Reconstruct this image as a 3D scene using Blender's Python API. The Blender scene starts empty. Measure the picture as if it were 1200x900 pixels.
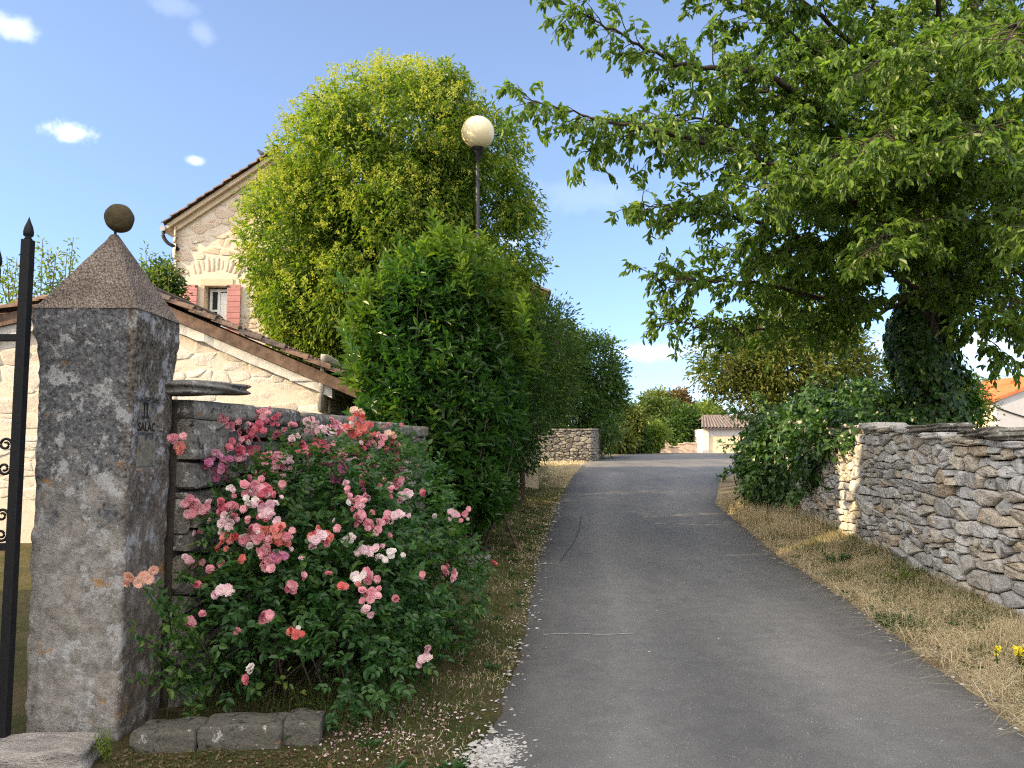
import bpy, math, random
import numpy as np
from mathutils import Vector, Matrix, noise as mnoise

random.seed(7)
RNG = np.random.default_rng(11)
scene = bpy.context.scene
COL = scene.collection
PI = math.pi

# ------------------------------------------------------------------ camera geometry
PITCH = math.radians(4.5)
CT, ST = math.cos(PITCH), math.sin(PITCH)
EYE = 1.6

GY = np.array([-300, 5, 7, 10, 14, 20, 30, 42, 49, 54, 60, 90, 1500.])
GZ = np.array([0, 0, .015, .07, .165, .30, .52, .785, .92, .985, 1.0, 1.0, 1.0])
def gy(Y): return np.interp(Y, GY, GZ)

def ray(px, py):
    u = (px - 600) / 900.; v = (450 - py) / 900.
    return np.array([u, CT - v * ST, ST + v * CT])
def at(px, py, Y):
    d = ray(px, py); t = Y / d[1]
    return np.array([d[0] * t, Y, EYE + d[2] * t])
def hit(px, py):
    d = ray(px, py)
    t = 1.0
    for i in range(4000):
        p = d * t
        if EYE + p[2] <= gy(p[1]): break
        t += .02 if t < 20 else .05
    return np.array([p[0], p[1], float(gy(p[1]))])

# ------------------------------------------------------------------ mesh helpers
def org(o):
    v = Vector((0, 0, 0))
    while o is not None:
        v = v + o.location; o = o.parent
    return np.array(v)

def mk(name, V, Fs, mat, parent=None, smooth=False, rnd=None, loc=None, mats=None, midx=None):
    V = np.asarray(V, dtype=np.float64).reshape(-1, 3)
    if not isinstance(Fs, (list, tuple)) or np.ndim(Fs[0]) == 1: Fs = [Fs]
    Fs = [np.asarray(f, dtype=np.int32) for f in Fs if len(f)]
    me = bpy.data.meshes.new(name)
    base = org(parent) if parent is not None else (np.array(loc) if loc is not None else np.zeros(3))
    me.vertices.add(len(V))
    me.vertices.foreach_set('co', (V - base).astype(np.float32).ravel())
    loops = np.concatenate([f.ravel() for f in Fs])
    tot = np.concatenate([np.full(len(f), f.shape[1], dtype=np.int32) for f in Fs])
    st = np.concatenate([[0], np.cumsum(tot)[:-1]]).astype(np.int32)
    me.loops.add(len(loops)); me.loops.foreach_set('vertex_index', loops)
    me.polygons.add(len(tot)); me.polygons.foreach_set('loop_start', st)
    if mats:
        for m in mats: me.materials.append(m)
        me.polygons.foreach_set('material_index', np.asarray(midx, dtype=np.int32))
    elif mat: me.materials.append(mat)
    me.polygons.foreach_set('use_smooth', np.full(len(tot), smooth, dtype=bool))
    if rnd is not None:
        a = me.attributes.new('rnd', 'FLOAT', 'POINT')
        a.data.foreach_set('value', np.asarray(rnd, dtype=np.float32))
    me.update(calc_edges=True)
    o = bpy.data.objects.new(name, me); COL.objects.link(o)
    if parent is not None: o.parent = parent
    else: o.location = base
    return o

def tag(o, label=None, cat=None, group=None, kind=None):
    if label: o['label'] = label
    if cat: o['category'] = cat
    if group: o['group'] = group
    if kind: o['kind'] = kind
    return o

def thing(name, label, cat, loc, group=None):
    o = bpy.data.objects.new(name, None); COL.objects.link(o)
    o.location = [float(c) for c in loc]
    o.empty_display_size = .1
    return tag(o, label, cat, group)

class Acc:
    def __init__(s): s.V = []; s.F = {}; s.R = []; s.n = 0
    def add(s, V, F, r=0.5):
        V = np.asarray(V, float).reshape(-1, 3); F = np.asarray(F, int)
        s.V.append(V)
        s.R.append(np.full(len(V), r) if np.isscalar(r) else np.asarray(r, float))
        s.F.setdefault(F.shape[1], []).append(F + s.n)
        s.n += len(V)
    def box(s, x0, x1, y0, y1, z0, z1, r=.5):
        V = [(x, y, z) for z in (z0, z1) for y in (y0, y1) for x in (x0, x1)]
        s.add(V, [(0, 2, 3, 1), (4, 5, 7, 6), (0, 1, 5, 4), (2, 6, 7, 3), (0, 4, 6, 2), (1, 3, 7, 5)], r)
    def tube(s, pts, radii, k=6, r=.5, cap=True):
        V, F = tube(pts, radii, k); s.add(V, F, r)
    def prism(s, poly, d, r=.5):
        """poly: list of 3D points (planar), extruded along vector d"""
        n = len(poly); p = np.asarray(poly, float); q = p + np.asarray(d, float)
        V = np.vstack([p, q])
        s.add(V, [(i, (i + 1) % n, n + (i + 1) % n, n + i) for i in range(n)], r)
        if n == 4: s.F[4].append(np.array([(3, 2, 1, 0), (4, 5, 6, 7)]) + s.n - 8)
        else:
            c = [(0, i + 1, i) for i in range(1, n - 1)] + [(n, n + i, n + i + 1) for i in range(1, n - 1)]
            s.F.setdefault(3, []).append(np.array(c) + s.n - 2 * n)
    def mk(s, name, mat, parent=None, smooth=False, loc=None, bevel=0):
        o = mk(name, np.vstack(s.V), [np.vstack(f) for f in s.F.values()], mat, parent, smooth,
               np.concatenate(s.R), loc)
        if bevel:
            m = o.modifiers.new('bevel', 'BEVEL'); m.width = bevel; m.segments = 2; m.limit_method = 'ANGLE'
        return o

def tube(pts, radii, k=6):
    pts = np.asarray(pts, float); n = len(pts)
    radii = np.broadcast_to(np.asarray(radii, float), (n,)) if np.ndim(radii) < 1 or len(np.atleast_1d(radii)) == 1 else np.asarray(radii, float)
    T = np.gradient(pts, axis=0); T /= np.linalg.norm(T, axis=1)[:, None] + 1e-9
    ref = np.array([0, 0, 1.]) if abs(T[:, 2]).mean() < .8 else np.array([1., 0, 0])
    A = np.cross(T, ref); A /= np.linalg.norm(A, axis=1)[:, None] + 1e-9
    B = np.cross(T, A)
    an = np.arange(k) * 2 * PI / k
    V = (pts[:, None] + radii[:, None, None] * (np.cos(an)[None, :, None] * A[:, None] + np.sin(an)[None, :, None] * B[:, None])).reshape(-1, 3)
    i = np.arange(n - 1)[:, None] * k; j = np.arange(k)[None]; j2 = (j + 1) % k
    F = np.stack([i + j, i + j2, i + k + j2, i + k + j], -1).reshape(-1, 4)
    return V, F

def spline(P, per=8):
    P = np.asarray(P, float); P = np.vstack([2 * P[0] - P[1], P, 2 * P[-1] - P[-2]])
    out = []
    for i in range(1, len(P) - 2):
        for t in np.linspace(0, 1, per, endpoint=False):
            a, b, c, d = P[i - 1:i + 3]
            out.append(.5 * (2 * b + (c - a) * t + (2 * a - 5 * b + 4 * c - d) * t * t + (3 * b - a - 3 * c + d) * t ** 3))
    out.append(P[-2]); return np.array(out)

def nrm(v): return v / (np.linalg.norm(v, axis=-1, keepdims=True) + 1e-9)

def lathe(prof, k, c, axis='z'):
    """prof list of (r, z) -> V,F around vertical axis at c"""
    an = np.arange(k) * 2 * PI / k
    V = np.array([(c[0] + r * math.cos(a), c[1] + r * math.sin(a), c[2] + z) for r, z in prof for a in an])
    n = len(prof)
    F = [(i * k + j, i * k + (j + 1) % k, (i + 1) * k + (j + 1) % k, (i + 1) * k + j) for i in range(n - 1) for j in range(k)]
    return V, F

# ------------------------------------------------------------------ materials
class M:
    def __init__(s, name, rough=.8, spec=.3, metal=0):
        s.m = bpy.data.materials.new(name); s.m.use_nodes = True
        s.t = s.m.node_tree; s.b = s.t.nodes['Principled BSDF']; s.out = s.t.nodes['Material Output']
        s.b.inputs['Roughness'].default_value = rough
        s.b.inputs['Specular IOR Level'].default_value = spec
        s.b.inputs['Metallic'].default_value = metal
        s.co = None
    def n(s, ty, **kw):
        x = s.t.nodes.new(ty)
        for k, v in kw.items(): setattr(x, k, v)
        return x
    def l(s, a, b): s.t.links.new(a, b)
    def coord(s, scale=(1, 1, 1)):
        tc = s.n('ShaderNodeTexCoord')
        mp = s.n('ShaderNodeMapping'); mp.inputs['Scale'].default_value = scale
        s.l(tc.outputs['Object'], mp.inputs[0]); return mp.outputs[0]
    def noise(s, scale, detail=4, rough=.6, vec=None, dist=0):
        x = s.n('ShaderNodeTexNoise'); x.inputs['Scale'].default_value = scale
        x.inputs['Detail'].default_value = detail; x.inputs['Roughness'].default_value = rough
        x.inputs['Distortion'].default_value = dist
        s.l(vec or s.coord(), x.inputs['Vector']); return x.outputs[0]
    def vor(s, scale, vec=None, feature='F1', out=0, rand=1):
        x = s.n('ShaderNodeTexVoronoi', feature=feature); x.inputs['Scale'].default_value = scale
        x.inputs['Randomness'].default_value = rand
        s.l(vec or s.coord(), x.inputs['Vector']); return x.outputs[out]
    def attr(s, name='rnd'):
        x = s.n('ShaderNodeAttribute', attribute_name=name); return x.outputs['Fac']
    def ramp(s, fac, stops):
        r = s.n('ShaderNodeValToRGB'); e = r.color_ramp.elements
        while len(e) < len(stops): e.new(.5)
        for el, (p, c) in zip(e, stops):
            el.position = p; el.color = (*c, 1) if not np.isscalar(c) else (c, c, c, 1)
        s.l(fac, r.inputs[0]); return r.outputs[0]
    def mix(s, fac, a, b, mode='MIX'):
        x = s.n('ShaderNodeMix', data_type='RGBA', blend_type=mode)
        for sock, v in ((x.inputs[0], fac), (x.inputs[6], a), (x.inputs[7], b)):
            if isinstance(v, (int, float)): sock.default_value = v
            elif isinstance(v, tuple): sock.default_value = (*v, 1)
            else: s.l(v, sock)
        return x.outputs[2]
    def math(s, op, a, b=0.):
        x = s.n('ShaderNodeMath', operation=op)
        for sock, v in ((x.inputs[0], a), (x.inputs[1], b)):
            if isinstance(v, (int, float)): sock.default_value = v
            else: s.l(v, sock)
        return x.outputs[0]
    def color(s, c):
        if isinstance(c, tuple): s.b.inputs['Base Color'].default_value = (*c, 1)
        else: s.l(c, s.b.inputs['Base Color'])
        return s
    def bump(s, h, strength=.5, dist=.02):
        x = s.n('ShaderNodeBump'); x.inputs['Strength'].default_value = strength
        x.inputs['Distance'].default_value = dist
        s.l(h, x.inputs['Height']); s.l(x.outputs[0], s.b.inputs['Normal']); return s

def leaf_mat(name, dark, mid, light, trans=.35, rough=.45, spec=.35, tcol=None):
    m = M(name, rough, spec)
    c = m.ramp(m.attr(), [(0, dark), (.5, mid), (1, light)])
    m.color(c)
    tr = m.n('ShaderNodeBsdfTranslucent')
    tc = m.mix(1.0, c, tcol or (1.5, 1.6, .6), 'MULTIPLY'); m.l(tc, tr.inputs[0])
    mx = m.n('ShaderNodeMixShader'); mx.inputs[0].default_value = trans
    m.l(m.b.outputs[0], mx.inputs[1]); m.l(tr.outputs[0], mx.inputs[2]); m.l(mx.outputs[0], m.out.inputs[0])
    return m.m

def plain(name, c, rough=.6, spec=.3, metal=0, var=.25, scale=6, bump=.15):
    m = M(name, rough, spec, metal)
    n1 = m.noise(scale, 5, .65)
    d = tuple(x * (1 - var) for x in c); b = tuple(min(1, x * (1 + var)) for x in c)
    m.color(m.ramp(n1, [(.3, d), (.7, b)]))
    if bump: m.bump(m.noise(scale * 8, 3), bump, .01)
    return m.m

def stone_mat(name, cols, lichen=(.05, .05, .055), lich_amt=.5, orange=.0, white=.0, bump=.6, scale=1., rough=.9, dk=.35):
    """cols: ramp of stone colours picked per stone by rnd, with lichen blotches"""
    m = M(name, rough, .15)
    v = m.coord()
    base = m.ramp(m.attr(), [(i / (len(cols) - 1), c) for i, c in enumerate(cols)])
    n1 = m.noise(9 * scale, 6, .7, v); n2 = m.noise(38 * scale, 5, .7, v); n3 = m.noise(3 * scale, 3, .6, v)
    base = m.mix(.55, base, m.ramp(n2, [(.25, dk), (.7, 1.0)]), 'MULTIPLY')
    if lich_amt:
        comb = m.math('ADD', m.math('MULTIPLY', n1, .6), m.math('MULTIPLY', n2, .4))
        f = m.ramp(comb, [(.24 + .16 * lich_amt, 1.), (.32 + .16 * lich_amt, 0.)])
        base = m.mix(f, base, lichen)
    if white:
        w = m.ramp(m.noise(13 * scale, 5, .75, m.coord((1, 1.1, .9))), [(.62 - .1 * white, 0.), (.68 - .06 * white, 1.)])
        base = m.mix(m.math('MULTIPLY', w, .8), base, (.5, .49, .45))
    if orange:
        o = m.ramp(m.noise(5.3 * scale, 5, .7, m.coord((1.1, .9, 1))), [(.66 - .08 * orange, 0.), (.74 - .08 * orange, 1.)])
        base = m.mix(m.math('MULTIPLY', o, .75), base, (.36, .17, .045))
    m.color(base)
    h = m.math('ADD', m.math('MULTIPLY', n1, .6), m.math('MULTIPLY', n2, .5))
    m.bump(h, bump, .03)
    return m.m

MAT = {}
MAT['dry'] = stone_mat('limestone dry wall', [(.34, .33, .32), (.60, .59, .57), (.50, .40, .28), (.66, .65, .63), (.44, .43, .42), (.58, .51, .40)], (.11, .11, .11), .85, .6, .6, .6, dk=.6)
MAT['garden'] = stone_mat('weathered garden wall stone', [(.14, .13, .115), (.24, .22, .19), (.18, .165, .14), (.30, .275, .23)], (.026, .027, .026), .95, .25, .7, 1.3)
MAT['kerb'] = stone_mat('mossy kerb stone', [(.10, .095, .08), (.15, .14, .115)], (.03, .032, .025), .85, .15, .1, .9)
MAT['housestone'] = stone_mat('cream limestone rubble', [(.62, .49, .38), (.67, .56, .45), (.60, .44, .32), (.68, .58, .47), (.63, .50, .38)], (.46, .36, .28), 1.1, 0, 0, .7)
MAT['barnstone'] = stone_mat('white limestone rubble', [(.64, .58, .50), (.69, .65, .58), (.60, .51, .42), (.71, .68, .62), (.66, .60, .51)], (.47, .41, .35), 1.1, 0, .3, .6)
MAT['mortar'] = plain('lime mortar', (.59, .51, .42), .95, .1, 0, .12, 12, .4)
MAT['whitemortar'] = plain('white lime mortar', (.52, .5, .46), .95, .1, 0, .2, 9, .5)
MAT['core'] = plain('dark earth fill', (.05, .042, .035), .95, .05, 0, .4, 9, .5)
MAT['iron'] = plain('black painted iron', (.008, .008, .009), .55, .25, .0, .3, 30, .25)
MAT['pole'] = plain('dark grey painted steel', (.03, .033, .038), .5, .4, 0, .15, 10, .05)
MAT['shutter'] = plain('faded red shutter paint', (.42, .20, .20), .8, .2, 0, .15, 5, .1)
MAT['whitewood'] = plain('pale grey window paint', (.62, .66, .68), .5, .3, 0, .08, 5, .1)
MAT['plaster'] = plain('cream window surround plaster', (.55, .44, .32), .9, .1, 0, .1, 4, .2)
MAT['fascia'] = plain('weathered brown tile edge', (.135, .09, .068), .85, .15, 0, .5, 7, .6)
MAT['dark'] = plain('dark interior', (.012, .011, .01), .9, .05, 0, .3, 5, .1)
MAT['bark'] = plain('grey brown bark', (.085, .065, .05), .9, .15, 0, .4, 14, .8)
MAT['darkbark'] = plain('dark cherry bark', (.045, .036, .03), .85, .2, 0, .4, 14, .8)
MAT['greywall'] = plain('grey rendered wall', (.36, .37, .40), .9, .1, 0, .08, 3, .15)
MAT['creamwall'] = plain('cream rendered wall', (.54, .46, .34), .9, .1, 0, .15, 2, .15)
MAT['whitewall'] = plain('white painted wall', (.56, .54, .50), .85, .15, 0, .06, 2, .1)
MAT['orangetile'] = plain('orange roof tile', (.46, .13, .055), .8, .2, 0, .25, 3, .3)
MAT['brick'] = plain('red chimney brick', (.38, .09, .06), .85, .15, 0, .2, 12, .3)
MAT['pinkwall'] = plain('pinkish rubble wall', (.44, .34, .27), .9, .1, 0, .25, 4, .5)
MAT['bird'] = plain('grey plumage', (.05, .055, .08), .7, .2, 0, .3, 20, .1)
MAT['petalpale'] = leaf_mat('pale pink petals', (.55, .3, .34), (.72, .5, .52), (.8, .68, .66), .3, .6, .15, (1, .9, .9))
MAT['plaque'] = plain('bare cream stone', (.21, .185, .145), .9, .1, 0, .5, 22, .4)
MAT['letter'] = plain('dark engraved lettering', (.03, .026, .022), .9, .1, 0, .3, 20, .1)

def glass():
    m = M('window glass', .08, .5); m.color((.03, .035, .04)); return m.m
MAT['glass'] = glass()
def globe():
    m = M('cream opal plastic', .3, .45)
    n = m.noise(2.5, 3)
    m.color(m.ramp(n, [(.3, (.72, .62, .40)), (.7, (.76, .66, .44))]))
    return m.m
MAT['globe'] = globe()
def tile_mat(name, cols):
    m = M(name, .85, .2)
    c = m.ramp(m.attr(), [(i / (len(cols) - 1), k) for i, k in enumerate(cols)])
    n = m.noise(8, 6, .7)
    c = m.mix(m.ramp(n, [(.45, 0.), (.62, .85)]), c, (.035, .032, .03))
    m.color(c); m.bump(m.noise(25, 4), .5, .02); return m.m
MAT['tile'] = tile_mat('old terracotta tile', [(.16, .095, .07), (.11, .085, .075), (.19, .115, .08), (.14, .11, .095)])
MAT['greytile'] = tile_mat('faded tile', [(.19, .16, .15), (.15, .135, .13), (.21, .165, .15), (.18, .165, .155)])

def pillar_mat():
    m = M('lichen covered pillar stone', .92, .12)
    v = m.coord(); vz = m.coord((1, 1, .8))
    n1 = m.noise(4.5, 6, .65, v); n2 = m.noise(17, 6, .72, v); n3 = m.noise(42, 5, .75, v); n4 = m.noise(1.6, 3, .5, vz)
    # height driven mix: pale scoured stone lower down, dark lichen above
    sep = m.n('ShaderNodeSeparateXYZ'); m.l(v, sep.inputs[0])
    hz = m.n('ShaderNodeMapRange'); hz.inputs[1].default_value = .9; hz.inputs[2].default_value = 2.0
    hz.inputs[3].default_value = .0; hz.inputs[4].default_value = .27; m.l(sep.outputs[2], hz.inputs[0])
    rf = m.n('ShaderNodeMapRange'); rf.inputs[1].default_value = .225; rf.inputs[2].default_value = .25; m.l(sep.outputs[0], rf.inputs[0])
    base = m.ramp(n2, [(.28, (.11, .10, .088)), (.48, (.25, .23, .205)), (.72, (.38, .36, .33))])
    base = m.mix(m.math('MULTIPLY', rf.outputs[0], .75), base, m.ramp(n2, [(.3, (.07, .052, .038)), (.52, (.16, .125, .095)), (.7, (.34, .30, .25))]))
    sel = m.math('ADD', m.math('ADD', m.math('MULTIPLY', n1, .62), m.math('MULTIPLY', n2, .38)), hz.outputs[0])
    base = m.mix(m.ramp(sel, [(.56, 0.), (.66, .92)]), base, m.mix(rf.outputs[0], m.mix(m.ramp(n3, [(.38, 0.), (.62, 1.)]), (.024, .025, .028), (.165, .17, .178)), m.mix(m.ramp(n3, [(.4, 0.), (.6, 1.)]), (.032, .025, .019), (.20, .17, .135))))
    w = m.ramp(m.noise(8.5, 7, .75, m.coord((1.05, 1.2, .95))), [(.535, 0.), (.60, 1.)])
    base = m.mix(m.math('MULTIPLY', w, .78), base, (.40, .40, .395))
    sp = m.ramp(m.vor(26, v), [(.12, 1.), (.22, 0.)])
    spn = m.ramp(m.noise(3.1, 4, .6, v), [(.5, 0.), (.6, 1.)])
    base = m.mix(m.math('MULTIPLY', m.math('MULTIPLY', sp, spn), .7), base, (.42, .42, .39))
    o = m.ramp(m.noise(3.8, 6, .72, m.coord((.9, 1.1, 1.0))), [(.605, 0.), (.66, 1.)])
    base = m.mix(m.math('MULTIPLY', o, .8), base, (.33, .17, .045))
    m.color(base)
    h = m.math('ADD', m.math('MULTIPLY', n2, .6), m.math('MULTIPLY', n3, .7))
    m.bump(h, .9, .02); return m.m
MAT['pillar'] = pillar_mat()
def cap_mat():
    m = M('tooled cap stone', .95, .1)
    v = m.coord(); n1 = m.noise(6, 6, .7, v); pits = m.vor(75, m.coord((1, 1, .55)))
    base = m.ramp(n1, [(.3, (.17, .135, .11)), (.5, (.29, .23, .19)), (.72, (.42, .36, .30))])
    base = m.mix(m.ramp(pits, [(.25, 0.), (.6, .6)]), base, (.135, .11, .09))
    sp = m.ramp(m.noise(15, 5, .7, v), [(.6, 0.), (.68, .8)])
    base = m.mix(sp, base, (.075, .075, .075))
    m.color(base)
    m.bump(m.math('SUBTRACT', m.math('MULTIPLY', n1, .5), m.math('MULTIPLY', pits, 1.2)), 1., .025); return m.m
MAT['cap'] = cap_mat()
def ball_mat():
    m = M('mossy dark stone ball', .9, .15)
    n = m.noise(11, 6, .7)
    m.color(m.ramp(n, [(.3, (.035, .03, .02)), (.55, (.075, .06, .03)), (.75, (.12, .105, .05))])); m.bump(m.noise(40, 4), .7, .015); return m.m
MAT['ball'] = ball_mat()

def asphalt():
    m = M('worn asphalt', .75, .3)
    v = m.coord()
    big = m.noise(.55, 4, .55, m.coord((1.6, .5, 1))); mid = m.noise(6, 5, .6, v); fine = m.noise(160, 3, .7, v)
    c = m.ramp(big, [(.3, (.118, .118, .118)), (.7, (.19, .184, .176))])
    c = m.mix(.5, c, m.ramp(mid, [(.3, .6), (.7, 1.)]), 'MULTIPLY')
    c = m.mix(.65, c, m.ramp(fine, [(.3, .35), (.65, 1.)]), 'MULTIPLY')
    sp = m.ramp(m.vor(52, v), [(.15, 1.), (.28, 0.)])
    spm = m.ramp(m.noise(9, 4, .7, v), [(.45, .05), (.68, .9)])
    c = m.mix(m.math('MULTIPLY', sp, spm), c, (.38, .375, .36))
    dk = m.ramp(m.vor(80, m.coord((1.1, .9, 1))), [(.15, 1.), (.3, 0.)])
    c = m.mix(m.math('MULTIPLY', dk, .55), c, (.03, .03, .032))
    tr = m.ramp(m.math('ADD', m.attr(), m.math('MULTIPLY', m.math('SUBTRACT', big, .5), .16)), [(0., .72), (.1, .86), (.27, 1.18), (.42, .92), (.55, 1.0), (.72, 1.2), (.9, .95), (1., .85)])
    c = m.mix(1., c, tr, 'MULTIPLY')
    pt = m.ramp(m.noise(.9, 5, .6, m.coord((1.3, .8, 1))), [(.60, 0.), (.63, .28)])
    c = m.mix(pt, c, (.07, .07, .072))
    m.color(c)
    m.bump(m.math('ADD', fine, m.math('MULTIPLY', sp, .8)), .6, .008); return m.m
MAT['road'] = asphalt()
def soil():
    m = M('dry verge earth and grass', .95, .08)
    v = m.coord()
    n1 = m.noise(1.3, 5, .65, v); n2 = m.noise(14, 6, .7, v); n3 = m.noise(70, 4, .75, v)
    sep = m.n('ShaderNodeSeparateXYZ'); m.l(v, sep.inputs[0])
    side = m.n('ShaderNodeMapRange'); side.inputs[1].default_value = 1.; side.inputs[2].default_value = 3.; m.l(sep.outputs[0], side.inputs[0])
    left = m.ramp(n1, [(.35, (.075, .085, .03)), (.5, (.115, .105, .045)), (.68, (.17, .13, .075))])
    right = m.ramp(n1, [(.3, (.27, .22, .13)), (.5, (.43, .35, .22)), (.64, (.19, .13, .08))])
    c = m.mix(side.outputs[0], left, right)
    c = m.mix(.7, c, m.ramp(n2, [(.3, .45), (.7, 1.)]), 'MULTIPLY')
    c = m.mix(.6, c, m.ramp(n3, [(.3, .4), (.65, 1.)]), 'MULTIPLY')
    m.color(c); m.bump(m.math('ADD', n2, n3), .9, .03); return m.m
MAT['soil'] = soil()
MAT['gravelstrip'] = plain('pale gravel', (.45, .38, .29), .95, .1, 0, .2, 3, .3)

MAT['L_hedge'] = leaf_mat('laurel leaves', (.020, .060, .012), (.036, .10, .018), (.08, .155, .028), .38, .33, .45)
MAT['L_tips'] = leaf_mat('young laurel leaves', (.045, .095, .015), (.09, .16, .022), (.15, .22, .03), .4, .35, .4)  # fresh growth, its green lightened further to suggest sun on the top
MAT['L_yellow'] = leaf_mat('privet leaves', (.045, .085, .012), (.11, .18, .02), (.2, .27, .03), .45)
MAT['L_bloss'] = leaf_mat('cream privet blossom', (.26, .31, .04), (.36, .41, .065), (.45, .47, .11), .4, .7, .1, (1.2, 1.2, .6))
MAT['L_cherry'] = leaf_mat('cherry leaves', (.042, .086, .015), (.09, .16, .026), (.19, .27, .045), .5, .4, .4)
MAT['L_ivy'] = leaf_mat('ivy leaves', (.018, .052, .012), (.036, .092, .018), (.085, .165, .035), .32, .35, .45)
MAT['L_rose'] = leaf_mat('rose leaves', (.018, .058, .014), (.036, .10, .022), (.09, .155, .03), .36, .4, .4)
MAT['L_dark'] = leaf_mat('dark tree leaves', (.02, .05, .011), (.04, .088, .017), (.08, .14, .025), .36)
MAT['L_mid'] = leaf_mat('mid green leaves', (.03, .055, .014), (.06, .10, .02), (.11, .15, .03), .35)
MAT['L_olive'] = leaf_mat('olive tree leaves', (.06, .08, .018), (.12, .145, .032), (.2, .21, .06), .35, .6, .2)
MAT['L_fresh'] = leaf_mat('fresh light leaves', (.07, .11, .02), (.13, .19, .03), (.2, .25, .05), .4)
MAT['L_red'] = leaf_mat('reddish leaves', (.09, .06, .03), (.13, .085, .04), (.18, .13, .06), .3)
MAT['G_straw'] = leaf_mat('dry straw', (.34, .27, .155), (.54, .45, .28), (.70, .63, .45), .25, .7, .15, (1.1, 1, .7))
MAT['G_green'] = leaf_mat('verge grass', (.04, .065, .016), (.075, .11, .028), (.19, .17, .08), .35, .6, .2)
MAT['G_lush'] = leaf_mat('green weeds', (.015, .05, .014), (.03, .08, .02), (.05, .12, .03), .3, .5, .3)
PETAL = []
for nm, a, b, c in [('pink', (.54, .16, .21), (.68, .29, .33), (.75, .44, .46)), ('deep pink', (.50, .09, .15), (.62, .16, .21), (.69, .27, .31)),
                    ('pale pink', (.6, .34, .40), (.70, .47, .50), (.76, .62, .62)), ('coral', (.58, .10, .10), (.68, .19, .16), (.74, .33, .26)),
                    ('mauve pink', (.45, .13, .25), (.56, .22, .33), (.62, .34, .42)), ('white', (.68, .58, .56), (.76, .70, .66), (.8, .77, .72)),
                    ('peach', (.68, .34, .24), (.75, .48, .36), (.8, .64, .5))]:
    PETAL.append(leaf_mat(nm + ' rose petals', a, b, c, .3, .6, .15, (1.1, .9, .9)))

# ------------------------------------------------------------------ leaves
T2 = np.array([(0, 0, 0), (.46, .30, .10), (.36, .70, .06), (0, 1, -.14), (-.36, .70, .06), (-.46, .30, .10)])
F2 = np.array([(0, 1, 2, 3), (0, 3, 4, 5)])
T1 = np.array([(0, 0, 0), (.5, .42, .12), (0, 1, -.1), (-.5, .42, .12)])
F1 = np.array([(0, 1, 2), (0, 2, 3)])
TI = np.array([(0, .12, 0), (.5, -.02, .02), (.42, .42, .08), (0, 1, -.12), (-.42, .42, .08), (-.5, -.02, .02)])

def leaf_arrays(P, D, N, L, W, tm=T2, fc=F2, rnd=None, rng=RNG):
    n = len(P)
    D = nrm(D); S = nrm(np.cross(D, N)); N = np.cross(S, D)
    L = np.broadcast_to(L, (n,))
    u = tm[:, 0] * W; v = tm[:, 1]; w = tm[:, 2]
    V = P[:, None] + L[:, None, None] * (v[None, :, None] * D[:, None] + u[None, :, None] * S[:, None] + w[None, :, None] * N[:, None])
    k = len(tm)
    F = (np.arange(n)[:, None, None] * k + fc[None]).reshape(-1, fc.shape[1])
    if rnd is None: rnd = rng.random(n)
    return V.reshape(-1, 3), F, np.repeat(rnd, k)

def leaf_obj(name, P, D, N, L, W, mat, parent=None, tm=T2, fc=F2, rnd=None, loc=None, rng=RNG):
    V, F, R = leaf_arrays(P, D, N, L, W, tm, fc, rnd, rng)
    return mk(name, V, F, mat, parent, False, R, loc)

def rdir(n, rng=RNG): return nrm(rng.normal(size=(n, 3)))

def lump(d, seed, amp):
    r = np.random.default_rng(seed); s = np.zeros(len(d))
    for f, a in ((2.2, .5), (4.3, .32), (8.1, .2)):
        for i in range(4):
            k = nrm(r.normal(size=3)) * f
            s += a * np.sin(d @ k + r.uniform(0, 6.3)) * .55
    return 1 + amp * s

def crown_pts(lobes, ncl, per, rc, seed, amp=.2, inner=.55, zsq=.8):
    """clump centres in the outer shell of lumpy ellipsoids, leaves scattered round them"""
    rng = np.random.default_rng(seed)
    Ps, Os, Rs = [], [], []
    wt = np.array([l[2] if len(l) > 2 else np.prod(l[1]) ** (2 / 3.) for l in lobes]); wt = wt / wt.sum()
    for i, l in enumerate(lobes):
        n = int(ncl * wt[i]) + 1
        d = rdir(n, rng)
        rr = lump(d, seed + i * 7, amp) * (inner + (1 - inner) * rng.random(n) ** .5)
        c = np.array(l[0]) + d * np.array(l[1]) * rr[:, None]
        off = rng.normal(size=(n, per, 3)) * rc * np.array([1, 1, zsq])
        P = (c[:, None] + off).reshape(-1, 3)
        O = (nrm(off + 1e-6) * .6 + d[:, None]).reshape(-1, 3)
        R = np.clip(np.repeat(rng.normal(.5, .16, n), per) + rng.normal(0, .17, n * per), 0, 1)
        Ps.append(P); Os.append(O); Rs.append(R)
    return np.vstack(Ps), np.vstack(Os), np.concatenate(Rs), rng

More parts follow.
